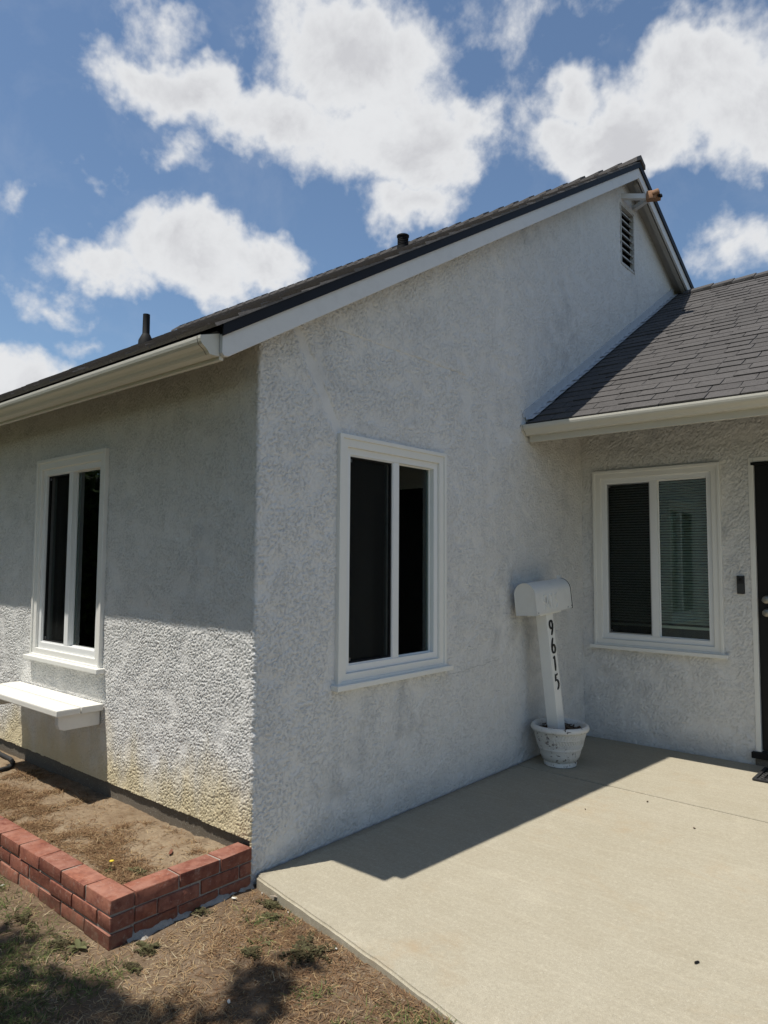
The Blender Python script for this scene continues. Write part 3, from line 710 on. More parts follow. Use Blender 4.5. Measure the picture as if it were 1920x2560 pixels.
link('bracket_arm', MB().bar((-.02, 4.885, 5.085), (.20, 4.705, 5.050), .045, .045).mesh('bracket_arm', .004), M['rake'], br)
ch = MB()
ch.bar((.205, 4.665, 5.06), (.30, 4.690, 5.052), .085, .085); ch.bar((.27, 4.65, 5.062), (.335, 4.66, 5.075), .06, .045); ch.bar((.262, 4.70, 5.035), (.33, 4.705, 5.028), .055, .05)
link('bracket_end', ch.mesh('bracket_end', .014, 2, smooth=True, angle=.6), M['wood'], br)
link('notch', MB().box(.318, 4.66, 5.020, .352, 4.70, 5.046).mesh('notch', .006), M['black'], br)

# ------------------------------------------------------------------ wall shelf below the front window
SX0, SX1, SZ = -2.526, -1.362, .596
shelf = link('wall_shelf', None, loc=(SX0/2+SX1/2, 0, SZ-.13), label='white painted two-plank shelf on brackets below the front window', cat='shelf')
def sp(b, name, bev=.004): me = b.mesh(name, bev); me.transform(Matrix.Translation((-(SX0+SX1)/2, 0, -(SZ-.13)))); return me
pl = MB().box(SX0, -.142, SZ-.038, SX1, -.010, SZ); link('plank', sp(pl, 'plank'), M['plank'], shelf)
pl = MB().box(SX0+.004, -.286, SZ-.039, SX1-.002, -.146, SZ-.001); link('plank', sp(pl, 'plank', .007), M['plank'], shelf)
for x in (SX1-.075, SX0+.06):
    k_ = MB(); k_.extrude([(-.012, SZ-.0385), (-.012, SZ-.125), (-.225, SZ-.125), (-.252, SZ-.115), (-.262, SZ-.09), (-.262, SZ-.0385)], x, x+.040); link('bracket', sp(k_, 'bracket', .004), M['plank'], shelf)

# ------------------------------------------------------------------ brick planter
PX, PY, PT, PB = .012, -.694, .130, -.060
planter = link('brick_planter', None, loc=(-1.0, -.35, -.05), label='low red brick planter wall below the front window', cat='planter')
PO = Vector((-1.0, -.35, -.05))
def pl_link(name, me, mat, loc, rot=None): return link(name, me, mat, planter, Vector(loc)-PO, rot)
core = MB(); core.box(-2.38, PY+.007, PB-.1, PX-.007, PY+.094, PT-.006); core.box(PX-.095, PY+.095, PB-.1, PX-.007, -.004, PT-.0065)
pl_link('mortar', core.mesh('mortar', .002), M['mortar'], (0, 0, 0))
def brick_mesh(l, wd, h, seed):
    r = random.Random(seed); b = MB().box(-l/2, -wd/2, -h/2, l/2, wd/2, h/2)
    me = b.mesh('brick', .005, 2)
    for v in me.vertices:
        v.co += Vector((r.uniform(-1, 1), r.uniform(-1, 1), r.uniform(-1, 1)))*.0016
    me.shade_smooth(); me.set_sharp_from_angle(angle=.75)
    return me
BM = {}
def brick(l, x, y, z, rz=0., h=.056):
    key = (round(l, 3), rng.randrange(3))
    if key not in BM: BM[key] = brick_mesh(l, .102, h, hash(key) & 999)
    pl_link('brick', BM[key], M['brick'], (x+rng.uniform(-.002, .002), y+rng.uniform(-.0025, .0025), z+rng.uniform(-.002, .0015)), (rng.uniform(-.012, .012), rng.uniform(-.01, .01), rz+rng.uniform(-.010, .010)))
for c in range(3):
    zc = PT-.029-c*.064
    x = PX
    if c % 2 == 1: brick(.0975, PX-.0495, PY+.052, zc); x = PX-.104       # closer at the corner
    while x > -2.3:
        brick(.198, x-.0995, PY+.052, zc); x -= .2075
    y = PY+.107 if c % 2 == 0 else PY+.107
    first = True
    while y < -.02:
        l = .198 if not (first and c % 2 == 1) else .198
        if c % 2 == 1 and first: l = .098
        l = min(l, -.004-y)
        if l > .03: brick(round(l, 3), PX-.051, y+l/2, zc, math.pi/2)
        y += l+.0085; first = False
# rough concrete left along the foot of the planter
ft = grid_mesh('planter_footing', np.linspace(PX-.02, PX+.045, 14), np.linspace(-.62, .0, 80), lambda X, Y: (X+.012*(fbm(X, Y, 14, 3, 4)-.5), Y, -.060+.034*sstep(PX+.034+.018*(fbm(Y, Y*0, 16, 2, 3)-.5)*2-X, 0, .045)+.026*(fbm(X, Y, 45, 3, 6)-.5)))
pl_link('footing', ft, M['footing'], (0, 0, 0))
# soil inside
def soil_z(x, y): return .009*(fbm(x, y, 45, 3, 15)-.5)+.060+.012*sstep(y, -.5, 0)-.006*sstep(-np.asarray(x, float), 0, 1.0)+.022*(fbm(x, y, 4.5, 3, 11)-.5)+.012*(fbm(x, y, 22, 3, 12)-.5)
sme = grid_mesh('garden_soil', np.arange(-8, PX-.09, .0)if False else np.concatenate([np.arange(-7.5, -2.6, .2), np.arange(-2.6, PX-.06, .012)]), np.arange(PY+.06, .03, .012), lambda X, Y: (X, Y, soil_z(X, Y)))
link('garden_soil', sme, M['soil'], kind='structure')

# ------------------------------------------------------------------ mailbox on a leaning post, standing in a pot
POT = Vector((.250, 2.600, 0))
pot = link('flower_pot', None, loc=POT, label='chipped white flower pot holding the mailbox post', cat='flower pot')
prof = [(r_*.93, z_) for r_, z_ in [(.110, 0), (.122, .004), (.126, .030), (.119, .036), (.134, .040), (.154, .088), (.160, .120), (.1655, .124), (.164, .132), (.180, .196), (.1865, .200), (.185, .208), (.194, .242), (.197, .246), (.214, .248), (.222, .262), (.217, .280), (.203, .289), (.187, .281), (.183, .262), (.172, .225)]]
pb = link('pot_body', MB().lathe(prof, n=72).mesh('pot_body', smooth=True, angle=1.0), M['potpaint'], pot)
rel = MB()
for (za, zb_, ra, rb_, lean) in ((.207, .243, .1735, .181, .085), (.170, .196, .1625, .169, -.07), (.140, .165, .1555, .162, .07)):
    n = 54
    for i in range(n):
        t = 2*math.pi*i/n
        rel.bar(((ra)*math.cos(t), (ra)*math.sin(t), za), (rb_*math.cos(t+lean), rb_*math.sin(t+lean), zb_), .008, .009, (math.cos(t), math.sin(t), 0))
link('relief_band', rel.mesh('relief_band', .0015, 1), M['potpaint'], pb)
ps_ = grid_mesh('pot_soil', np.linspace(0, .169, 16), np.linspace(0, 2*math.pi, 49), lambda R_, A: (R_*np.cos(A), R_*np.sin(A), .243+.03*(fbm(R_*np.cos(A), R_*np.sin(A), 18, 3, 2)-.5)+.014*(fbm(R_*np.cos(A), R_*np.sin(A), 50, 2, 4)-.5)))
link('soil', ps_, M['mulch'], pot)
ch = MB()
for i in range(70):
    a_ = rng.uniform(0, 6.28); r_ = rng.uniform(.06, .165); c = Vector((r_*math.cos(a_), r_*math.sin(a_), .250+rng.uniform(0, .008)))
    d_ = Vector((rng.uniform(-1, 1), rng.uniform(-1, 1), rng.uniform(-.3, .3))).normalized()*rng.uniform(.008, .022); ch.bar(c-d_, c+d_, rng.uniform(.006, .014), .004)
link('bark_chips', ch.mesh('bark_chips'), M['dry'], pot, kind='stuff')

BASE = Vector((.232, 2.590, .215))
TOP = Vector((.168, 2.535, 1.085))
axis_ = (TOP-BASE).normalized(); HP = (TOP-BASE).length
rot = axis_.to_track_quat('Z', 'Y').to_matrix()
xa = Vector((1, 0, 0)); xa = (xa-axis_*xa.dot(axis_)).normalized(); ya = axis_.cross(xa)
yawp = math.radians(-4.0)
xa, ya = xa*math.cos(yawp)+ya*math.sin(yawp), -xa*math.sin(yawp)+ya*math.cos(yawp)
mbx = link('mailbox', None, label='white arched mailbox numbered 9615 on a leaning square post', cat='mailbox')
mbx.matrix_world = Matrix(((xa.x, ya.x, axis_.x, BASE.x), (xa.y, ya.y, axis_.y, BASE.y), (xa.z, ya.z, axis_.z, BASE.z), (0, 0, 0, 1)))
hw = .0445
post = link('post', MB().box(-hw, -hw, 0, hw, hw, HP).mesh('post', .003), M['post'], mbx)
# digits drawn as pen strokes
def arc(cx, cy, rx, ry, a0, a1, n=14): return [(cx+rx*math.cos(math.radians(a0+(a1-a0)*i/n)), cy+ry*math.sin(math.radians(a0+(a1-a0)*i/n))) for i in range(n+1)]
DIG = {'9': [arc(.30, .70, .225, .27, 20, 380, 26)+[(.515, .66), (.49, .50), (.42, .30), (.30, .10), (.22, .0)]],
       '6': [[(.36, 1.0), (.25, .84), (.155, .64), (.10, .44), (.085, .30)]+arc(.32, .27, .235, .27, 175, 530, 26)],
       '1': [[(.10, .86), (.22, .90), (.30, .97)], [(.30, 1.0), (.31, .6), (.30, .25), (.27, .0)]],
       '5': [[(.48, 1.0), (.36, .93), (.17, .93), (.155, .75), (.13, .56)]+[(.25, .60), (.38, .56), (.49, .44), (.53, .30), (.48, .14), (.38, .03), (.26, -.04)]]}
def digit_mesh(d, sx_, sz_, wd, th, T):
    b = MB(T)
    for st in DIG[d]:
        pts = [Vector((p[0]*sx_, p[1]*sz_)) for p in st]; n = len(pts); Lf = []; Rt = []
        for i, p in enumerate(pts):
            d_ = (pts[min(i+1, n-1)]-pts[max(i-1, 0)]).normalized(); nn = Vector((-d_.y, d_.x))
            ww = wd*(.55+.45*abs(d_.y)) * (1.0 if 0 < i < n-1 else .6)
            Lf.append(p+nn*ww/2); Rt.append(p-nn*ww/2)
        vs = [(q.x, 0, q.y) for q in Lf]+[(q.x, 0, q.y) for q in Rt]+[(q.x, th, q.y) for q in Lf]+[(q.x, th, q.y) for q in Rt]
        fs = []
        for i in range(n-1):
            fs += [(2*n+i, 2*n+i+1, 3*n+i+1, 3*n+i), (i, n+i, n+i+1, i+1), (i, i+1, 2*n+i+1, 2*n+i), (n+i, 3*n+i, 3*n+i+1, n+i+1)]
        fs += [(0, 2*n, 3*n, n), (n-1, 2*n-1, 4*n-1, 3*n-1)]
        b.add(vs, fs)
    return b.mesh('digit')
for i, ch_ in enumerate('9615'):
    z0 = HP-.168-i*.128
    me = digit_mesh(ch_, .088, .106, .019, .004, lambda p, z0=z0: (hw+p[1], p[0]-.026, p[2]+z0)); link('digit', me, M['digit'], post)
# the box: half-round top, embossed number on the side, door at the far end
bw, bl0, bl1, bh = .086, -.225, .255, .138
def arch(r_, n=16, w_=bw, h_=bh, z0=0): return [(-w_*r_, z0), (w_*r_, z0)]+[(w_*r_*math.cos(t), h_+w_*r_*math.sin(t)) for t in [math.pi*i/n for i in range(n+1)]]
bx_ = link('mailbox_body', MB().extrude([(p[0], p[1]+HP) for p in arch(1.0)], bl0, bl1, 'y').mesh('mailbox_body', smooth=True, angle=.5), M['boxpaint'], mbx)
def rim(y0, y1, ro, ri): 
    A = [(p[0], p[1]+HP) for p in arch(ro, z0=-.003)]; B = [(p[0], p[1]+HP) for p in arch(ri, z0=.0)]
    n = len(A); b = MB(); b.v = [(p[0], y0, p[1]) for p in A]+[(p[0], y0, p[1]) for p in B]+[(p[0], y1, p[1]) for p in A]+[(p[0], y1, p[1]) for p in B]
    for i in range(n):
        j = (i+1) % n; b.f += [(i, j, n+j, n+i), (2*n+i, 3*n+i, 3*n+j, 2*n+j), (i, 2*n+i, 2*n+j, j), (n+i, n+j, 3*n+j, 3*n+i)]
    return b
link('end_rim', rim(bl0-.004, bl0+.010, 1.022, .95).mesh('end_rim', smooth=True, angle=.5), M['boxpaint'], bx_)
link('mailbox_door', MB().extrude([(p[0], p[1]+HP) for p in arch(1.03, z0=-.006)], bl1+.006, bl1+.012, 'y').mesh('mailbox_door', smooth=True, angle=.5), M['boxpaint'], bx_)
link('door_gap', rim(bl1-.004, bl1+.0055, 1.004, .9).mesh('door_gap', smooth=True, angle=.5), M['black'], bx_)
link('flag', MB().box(-.006, bl1-.03, HP+bh+bw-.004, .006, bl1+.02, HP+bh+bw+.022).mesh('flag', .002), M['boxpaint'], bx_)
for (y_, z_) in ((bl1-.012, .018), (bl1-.06, .012), (bl0+.02, .012)):
    link('rivet', MB().lathe([(.005, 0), (.004, .003), (.001, .004)], n=10, cap1=True).mesh('rivet', smooth=True), M['alu'], bx_, (bw, y_, HP+z_), (0, math.pi/2, 0))
for i, ch_ in enumerate('9615'):
    me = digit_mesh(ch_, .062, .100, .013, .007, lambda p, i=i: (bw+p[1]-.0005, p[0]-.130+i*.050, p[2]+HP+.030)); link('digit', me, M['boxpaint'], bx_)
link('mount_board', MB().box(-.055, -.14, HP-.018, .055, .14, HP-.001).mesh('mount_board', .003), M['post'], post)

# ------------------------------------------------------------------ doorbell, door mat, hose
db = link('doorbell', None, loc=(1.2455, D, 1.219), label='slim black and grey video doorbell beside the door', cat='doorbell')
link('body', MB().box(-.025, -.027, 0, .025, .004, .133).mesh('doorbell_body', .004), M['rubber'], db)
link('faceplate', MB().box(-.0235, -.0295, .003, .0235, -.0265, .075).mesh('faceplate', .001), mat_flat('grey_plastic', (.035, .035, .037), .35), db)
link('lens', MB().lathe([(.012, 0), (.010, .003), (.004, .004)], n=16, cap1=True).mesh('lens', smooth=True), M['blackdoor'], db, (0, -.0265, .105), (math.pi/2, 0, 0))
mat_ = link('door_mat', None, loc=(1.80, 3.28, .004), label='black rubber doormat with scroll cut-outs before the door', cat='doormat')
mm = MB(); mw, mh = .415, .175
T_M = lambda p: (p[0], p[2], p[1])
b = MB(T_M); b.ring(-mw, mw, -mh, mh, .022, 0, .012); b.ring(-mw+.05, mw-.05, -mh+.05, mh-.05, .008, 0, .011); link('border', b.mesh('mat_border', .002), M['rubber'], mat_)
b = MB().box(-mw+.02, -mh+.02, 0, mw-.02, mh-.02, .003); link('backing', b.mesh('backing'), M['blackdoor'], mat_)
b = MB()
for i in range(16):
    for j in range(7):
        cx_ = -mw+.045+i*.0485; cy_ = -mh+.04+j*.045
        pts = [(cx_+.017*math.cos(t)*(1-.05*t), cy_+.017*math.sin(t)*(1-.05*t), .009) for t in [k*.7+i+j for k in range(8)]]
        b.tube(pts, .003, 5)
link('scrollwork', b.mesh('scrollwork'), mat_flat('worn_rubber', (.05, .05, .05), .6), mat_, kind='stuff')
hp = [(-3.6, -.10), (-3.0, -.03), (-2.70, -.052), (-2.50, -.064), (-2.40, -.085), (-2.335, -.125), (-2.30, -.175), (-2.29, -.23), (-2.33, -.30), (-2.5, -.37), (-3.0, -.42), (-3.6, -.40)]
hpts = []
for i in range(len(hp)-1):
    for t in (0, .25, .5, .75):
        p0, p1, p2, p3 = [Vector(hp[min(max(i+k, 0), len(hp)-1)]) for k in (-1, 0, 1, 2)]
        q = .5*((2*p1)+(p2-p0)*t+(2*p0-5*p1+4*p2-p3)*t*t+(3*p1-p0-3*p2+p3)*t**3); hpts.append((q.x, q.y, float(soil_z(q.x, q.y))+.014))
ho = Vector((-2.5, -.2, .06))
link('garden_hose', MB().tube([Vector(p)-ho for p in hpts], .0145, 12).mesh('garden_hose', smooth=True), M['rubber'], loc=ho, label='black garden hose looped on the planter soil by the wall', cat='hose')

# ------------------------------------------------------------------ grass, straw and weeds
def blades(name, pts, lens, wid, lie, cols_seed, mat, tint, kind='stuff', zf=None, label=None):
    n = len(pts); r = np.random.default_rng(cols_seed)
    x, y = pts[:, 0], pts[:, 1]; z = zf(x, y)
    a = r.uniform(0, 2*np.pi, n); el_ = np.clip(r.normal(lie[0], lie[1], n), .02, 1.5); L_ = r.uniform(lens[0], lens[1], n); w_ = r.uniform(wid[0], wid[1], n)
    b = a+r.normal(0, .7, n); V = np.zeros((n, 6, 3)); 
    d1 = np.stack([np.cos(a)*np.cos(el_), np.sin(a)*np.cos(el_), np.sin(el_)], -1); e2 = el_*r.uniform(-.2, .7, n)
    d2 = np.stack([np.cos(b)*np.cos(e2), np.sin(b)*np.cos(e2), np.sin(e2)], -1)
    s = np.stack([-np.sin(a), np.cos(a), r.normal(0, .35, n)], -1)*w_[:, None]/2
    p0 = np.stack([x, y, z-.002], -1); p1 = p0+d1*L_[:, None]*.5; p2 = p1+d2*L_[:, None]*.5
    V[:, 0] = p0-s; V[:, 1] = p0+s; V[:, 2] = p1+s*.85; V[:, 3] = p1-s*.85; V[:, 4] = p2+s*.3; V[:, 5] = p2-s*.3
    I = np.arange(n)[:, None]*6; q = np.concatenate([I+np.array([0, 1, 2, 3]), I+np.array([3, 2, 4, 5])], 1).reshape(-1, 4)
    me = bpy.data.meshes.new(name); me.vertices.add(n*6); me.vertices.foreach_set('co', V.astype(np.float32).ravel())
    me.loops.add(q.size); me.loops.foreach_set('vertex_index', q.ravel().astype(np.int32)); me.polygons.add(len(q)); me.polygons.foreach_set('loop_start', np.arange(0, q.size, 4, dtype=np.int32))
    me.update(calc_edges=True)
    t = np.clip(r.normal(tint[0], tint[1], n)+(tint[2](x, y) if len(tint) > 2 else 0), 0, 1); at = me.attributes.new('tint', 'FLOAT', 'POINT'); at.data.foreach_set('value', np.repeat(t, 6).astype(np.float32))
    return me
def slab_edge_y(x): 
    xs = [p[0] for p in EDGE]; ys = [p[1] for p in EDGE]; return np.interp(x, xs, ys)
def scatter(n, x0, x1, y0, y1, dens, seed):
    r = np.random.default_rng(seed); p = np.stack([r.uniform(x0, x1, n), r.uniform(y0, y1, n)], -1)
    keep = r.random(n) < dens(p[:, 0], p[:, 1])
    x, y = p[:, 0], p[:, 1]
    inpl = (x < PX+.01) & (y > PY-.008); onslab = (x > .02) & (y > slab_edge_y(x)-.004); foot = (x > PX-.03) & (x < PX+.05) & (y > -.6)
    return p[keep & ~inpl & ~onslab & ~foot]
def d_straw(x, y):
    strip = sstep(x*.9+(y+.3)*.35, -.05, .35)                       # thick thatch along the slab
    patch = sstep(fbm(x, y, 3.2, 4, 21), .42, .60)
    return np.clip(.035+.85*strip*(.35+.65*sstep(fbm(x, y, 5, 3, 31), .30, .55))+.24*patch, 0, 1)
def d_green(x, y):
    low = sstep(-(y*.85+x*.22), .62, .92)
    return np.clip(low*sstep(fbm(x, y, 4.2, 4, 41), .44, .60)+.55*sstep(fbm(x, y, 6, 3, 43), .66, .76)+.9*np.exp(-(((x-1.25)/.14)**2+((y+.31)/.07)**2)), 0, 1)
pts = scatter(190000, -1.5, 2.4, -1.75, .02, d_straw, 1)
link('dry_grass', blades('dry_grass', pts, (.015, .055), (.0016, .0040), (.18, .20), 2, M['straw'], (.50, .26, lambda x, y: -.34*sstep(x*.9+(y+.3)*.6, .02, .35)+.12), zf=ground_z), M['straw'], kind='stuff')
pts = scatter(95000, -1.5, 2.4, -1.75, .02, d_green, 3)
link('green_grass', blades('green_grass', pts, (.022, .062), (.0016, .0036), (.45, .32), 4, M['green'], (.48, .26), zf=ground_z), M['green'], kind='stuff')
r = np.random.default_rng(5); p = np.stack([r.uniform(-2.4, PX-.11, 120000), r.uniform(PY+.12, -.03, 120000)], -1)
dn = np.clip(.9*np.exp(-((p[:, 1]+.43-.05*np.sin(p[:, 0]*6))/.085)**2)*sstep(fbm(p[:, 0], p[:, 1], 7, 3, 51), .30, .52)*sstep(-p[:, 0], .12, .25)+.45*sstep(fbm(p[:, 0], p[:, 1], 8, 3, 57), .56, .70)+.02, 0, 1); p = p[r.random(len(p)) < dn]
link('dry_weeds', blades('dry_weeds', p, (.015, .055), (.0015, .0036), (.25, .25), 6, M['straw'], (.30, .24), zf=soil_z), M['straw'], kind='stuff')
# leafy mat-forming weeds, each clump a thing
def leaf_clump(x, y, rx, ry, n, size, seed, zf, mat, tint, stand=.5, hgt=.012):
    r = random.Random(seed); vs = [Vector((0, 0, .003))]; fs = []; tv = [tint*.5]; z0 = float(zf(x, y))
    ns = 16; per = max(3, n//(ns*3)); seg = 6
    for k_ in range(ns):
        a = k_*2*math.pi/ns+r.uniform(-.2, .2); q = r.uniform(.55, 1.15)*(.8+.25*math.sin(a*3+seed)); prev = 0; bend = r.uniform(-.6, .6)
        for j in range(1, seg+1):
            t = j/seg; aa = a+bend*t; p = Vector((rx*q*t*math.cos(aa), ry*q*t*math.sin(aa), 0)); p.z = float(zf(x+p.x, y+p.y))-z0+.003+.006*math.sin(t*3)
            s_ = Vector((-math.sin(aa), math.cos(aa), 0))*.0009
            i0 = len(vs); vs += [p+s_, p-s_]; tv += [tint*.4]*2; fs.append((prev, i0, i0+1) if prev == 0 else (prev, i0, i0+1, prev+1)); prev = i0
            for m_ in range(max(1, per//2)):
                b = aa+r.choice((-1, 1))*r.uniform(.3, 1.7); e = r.uniform(0, stand)
                d = Vector((math.cos(b)*math.cos(e), math.sin(b)*math.cos(e), math.sin(e)))*size*r.uniform(.5, 1.2); w_ = Vector((-math.sin(b), math.cos(b), r.uniform(-.3, .3)))*size*r.uniform(.2, .34)
                h_ = len(vs); vs += [p+d*.55+w_, p+d, p+d*.55-w_]; tt = min(1, max(0, r.gauss(tint, .25))); tv += [tt]*3; fs.append((i0, h_, h_+1, h_+2))
    me = mesh_from('weed_leaves', vs, fs); at = me.attributes.new('tint', 'FLOAT', 'POINT'); at.data.foreach_set('value', tv); return me
WEEDS = [(.62, -.225, .15, .11, 1300, .016, 'dark mat of creeping weed in the dry grass beside the slab edge', 'weedg', .28),
         (.46, -.365, .06, .04, 320, .014, 'small round dark weed clump in the dry grass midway to the slab', 'weedg', .40),
         (.22, -.055, .07, .05, 420, .015, 'creeping green weed at the corner where slab meets planter', 'weedg', .45),
         (.30, -.125, .045, .035, 220, .014, 'little green weed in the reddish straw near the slab corner', 'weedg', .6),
         (.13, -.60, .085, .05, 600, .013, 'green weed mat in the shade of the planter side wall', 'weedg', .5),
         (.045, -.30, .045, .04, 160, .014, 'low green weed beside the concrete foot of the planter', 'weedg', .55),
         (-.16, -.80, .11, .07, 500, .013, 'dull olive weed patch before the brick planter corner', 'weedg', .35),
         (-.46, -.82, .10, .06, 380, .012, 'dusty grey-green weed patch on bare dirt in front of the bricks', 'weedg', .25),
         (.20, -.70, .06, .025, 200, .012, 'thin dark weed strip just beyond the shadow of the planter', 'weedg', .25)]
for i, (x, y, rx, ry, n, s, lab, mt, ti) in enumerate(WEEDS):
    z = float(ground_z(x, y)); link('weed', leaf_clump(x, y, rx, ry, n, s, 70+i, ground_z, mt, ti), M[mt], loc=(x, y, z), label=lab, cat='weed', group='weeds in the yard')
z = float(soil_z(-.30, -.40)); link('weed', leaf_clump(-.30, -.40, .06, .035, 260, .016, 90, soil_z, 'weedg', .75), M['weedg'], loc=(-.30, -.40, z), label='fresh green weed tuft inside the brick planter', cat='weed', group='weeds in the yard')
def rosette(name, x, y, zf, n, ln, wd, lab, flower=False):
    root = link(name, None, loc=(x, y, float(zf(x, y))), label=lab, cat='plant'); r = random.Random(name+lab)
    for i in range(n):
        a = i*2*math.pi/n+r.uniform(-.25, .25); e = r.uniform(.15, .6); vs = []; fs = []; m_ = 6; L_ = ln*r.uniform(.75, 1.15)
        for j in range(m_+1):
            t = j/m_; ww = wd*math.sin(math.pi*min(1, t*.85+.12))**.8; h_ = L_*(t*math.sin(e)-.45*t*t*math.sin(e))
            vs += [(L_*t*math.cos(e), -ww/2, h_+.004*abs(ww)/wd), (L_*t*math.cos(e), 0, h_), (L_*t*math.cos(e), ww/2, h_+.004*abs(ww)/wd)]
        for j in range(m_): fs += [(3*j, 3*j+1, 3*j+4, 3*j+3), (3*j+1, 3*j+2, 3*j+5, 3*j+4)]
        me = mesh_from('leaf', vs, fs, True); at = me.attributes.new('tint', 'FLOAT', 'POINT'); at.data.foreach_set('value', [r.uniform(.5, .95)]*len(vs))
        link('leaf', me, M['weedg'], root, (0, 0, .002), (0, 0, a))
    if flower:
        link('stem', MB().tube([(0, 0, 0), (.004, .002, .02), (.006, .006, .042)], .0015, 6).mesh('stem', smooth=True), M['weedg2'], root)
        link('blossom', MB().lathe([(.002, 0), (.010, .003), (.011, .006), (.004, .008)], n=12, cap1=True).mesh('blossom', smooth=True), M['yellow'], root, (.006, .006, .042))
M['weedg2'] = mat_flat('stem_green', (.08, .12, .04), .7); M['yellow'] = mat_flat('yellow_petals', (.65, .48, .03), .7)
rosette('broadleaf_weed', -.088, -.762, ground_z, 6, .050, .022, 'broad-leaved green weed at the foot of the brick corner')
rosette('broadleaf_weed', .455, -.285, ground_z, 5, .022, .012, 'tiny pale green seedling in the thatch beside the dark weed mat')
rosette('flowering_weed', -.395, -.475, soil_z, 5, .03, .009, 'small yellow-flowered weed growing inside the planter', True)
# pebbles and crumbs of earth
pp = np.random.default_rng(77); pv = []; pf = []
cand = scatter(3200, -1.4, 1.9, -1.6, .02, lambda x, y: np.full(len(x), .8), 78)
for (x, y) in cand:
    r0 = float(pp.uniform(.0018, .0055)); z = float(ground_z(x, y)); k = len(pv); j_ = pp.uniform(.6, 1.25, 6)*r0
    pv += [(x+j_[0], y, z), (x, y+j_[1], z), (x-j_[2], y, z), (x, y-j_[3], z), (x, y, z+j_[4]*.9), (x, y, z-.003)]
    pf += [(k, k+1, k+4), (k+1, k+2, k+4), (k+2, k+3, k+4), (k+3, k, k+4), (k+1, k, k+5), (k+2, k+1, k+5), (k+3, k+2, k+5), (k, k+3, k+5)]
link('pebbles', mesh_from('pebbles', pv, pf), mat_flat('earth_crumbs', (.26, .20, .14), .95, var=.5), kind='stuff')
# loose leaves and chips
def chip(name, x, y, z, sx_, sy_, mat, lab, cat, seed):
    r = random.Random(seed); n = 8; vs = [(0, 0, .006)]+[(sx_*math.cos(2*math.pi*i/n)*r.uniform(.6, 1.1), sy_*math.sin(2*math.pi*i/n)*r.uniform(.6, 1.1), r.uniform(.001, .006)) for i in range(n)]
    vs += [(v[0]*.9, v[1]*.9, v[2]-.0025) for v in vs]
    fs = [(0, 1+i, 1+(i+1) % n) for i in range(n)]+[(n+1, n+2+(i+1) % n, n+2+i) for i in range(n)]+[(1+i, n+2+i, n+2+(i+1) % n, 1+(i+1) % n) for i in range(n)]
    link(name, mesh_from(name, vs, fs), mat, loc=(x, y, z+.002), rot=(0, 0, r.uniform(0, 6)), label=lab, cat=cat)
chip('dry_leaf', 1.783, .609, 0, .015, .008, M['black'], 'small dark leaf lying alone on the sunlit slab', 'leaf', 1)
chip('dry_leaf', 1.364, 1.958, 0, .011, .007, M['dry'], 'dark dry leaf on the slab just before the joint', 'leaf', 2)
chip('dry_leaf', 1.014, 2.219, 0, .014, .006, M['dry'], 'brown crumpled leaf bits beside the slab joint', 'leaf', 3)
chip('dry_leaf', .790, 1.839, 0, .009, .004, M['dry'], 'tiny brown leaf on the slab near the roof shadow edge', 'leaf', 4)
chip('dry_leaf', .205, -.022, -.03, .028, .012, mat_flat('grey_leaf', (.30, .25, .20), .8), 'grey curled leaf leaning on the slab edge', 'leaf', 5)
for i, (x, y, sx_, lab) in enumerate([(.062, -.14, .020, 'white paint chip at the end of the planter footing'), (.700, -.148, .010, 'white pebble wedged along the slab edge'), (.110, -.02, .008, 'small white pebble near the slab corner'), (.33, -.06, .010, 'pale flat chip in the straw beside the slab')]):
    chip('paint_chip', x, y, float(ground_z(x, y))+.004, sx_*.7, sx_*.35, M['pale'], lab, 'chip', 20+i)
chip('paint_chip', -.86, -.74, float(ground_z(-.86, -.74))+.002, .014, .006, M['pale'], 'white chip on the dirt in front of the brick wall', 'chip', 31)
chip('paper_scrap', .655, -.615, float(ground_z(.655, -.615))+.004, .013, .006, M['pale'], 'pale scrap of paper in the shaded grass', 'scrap', 32)
chip('dry_leaf', -.34, -.20, float(soil_z(-.34, -.20))+.002, .035, .012, mat_flat('rust_leaf', (.16, .06, .035), .9), 'rusty dead leaf clump on the planter soil by the wall', 'leaf', 33)

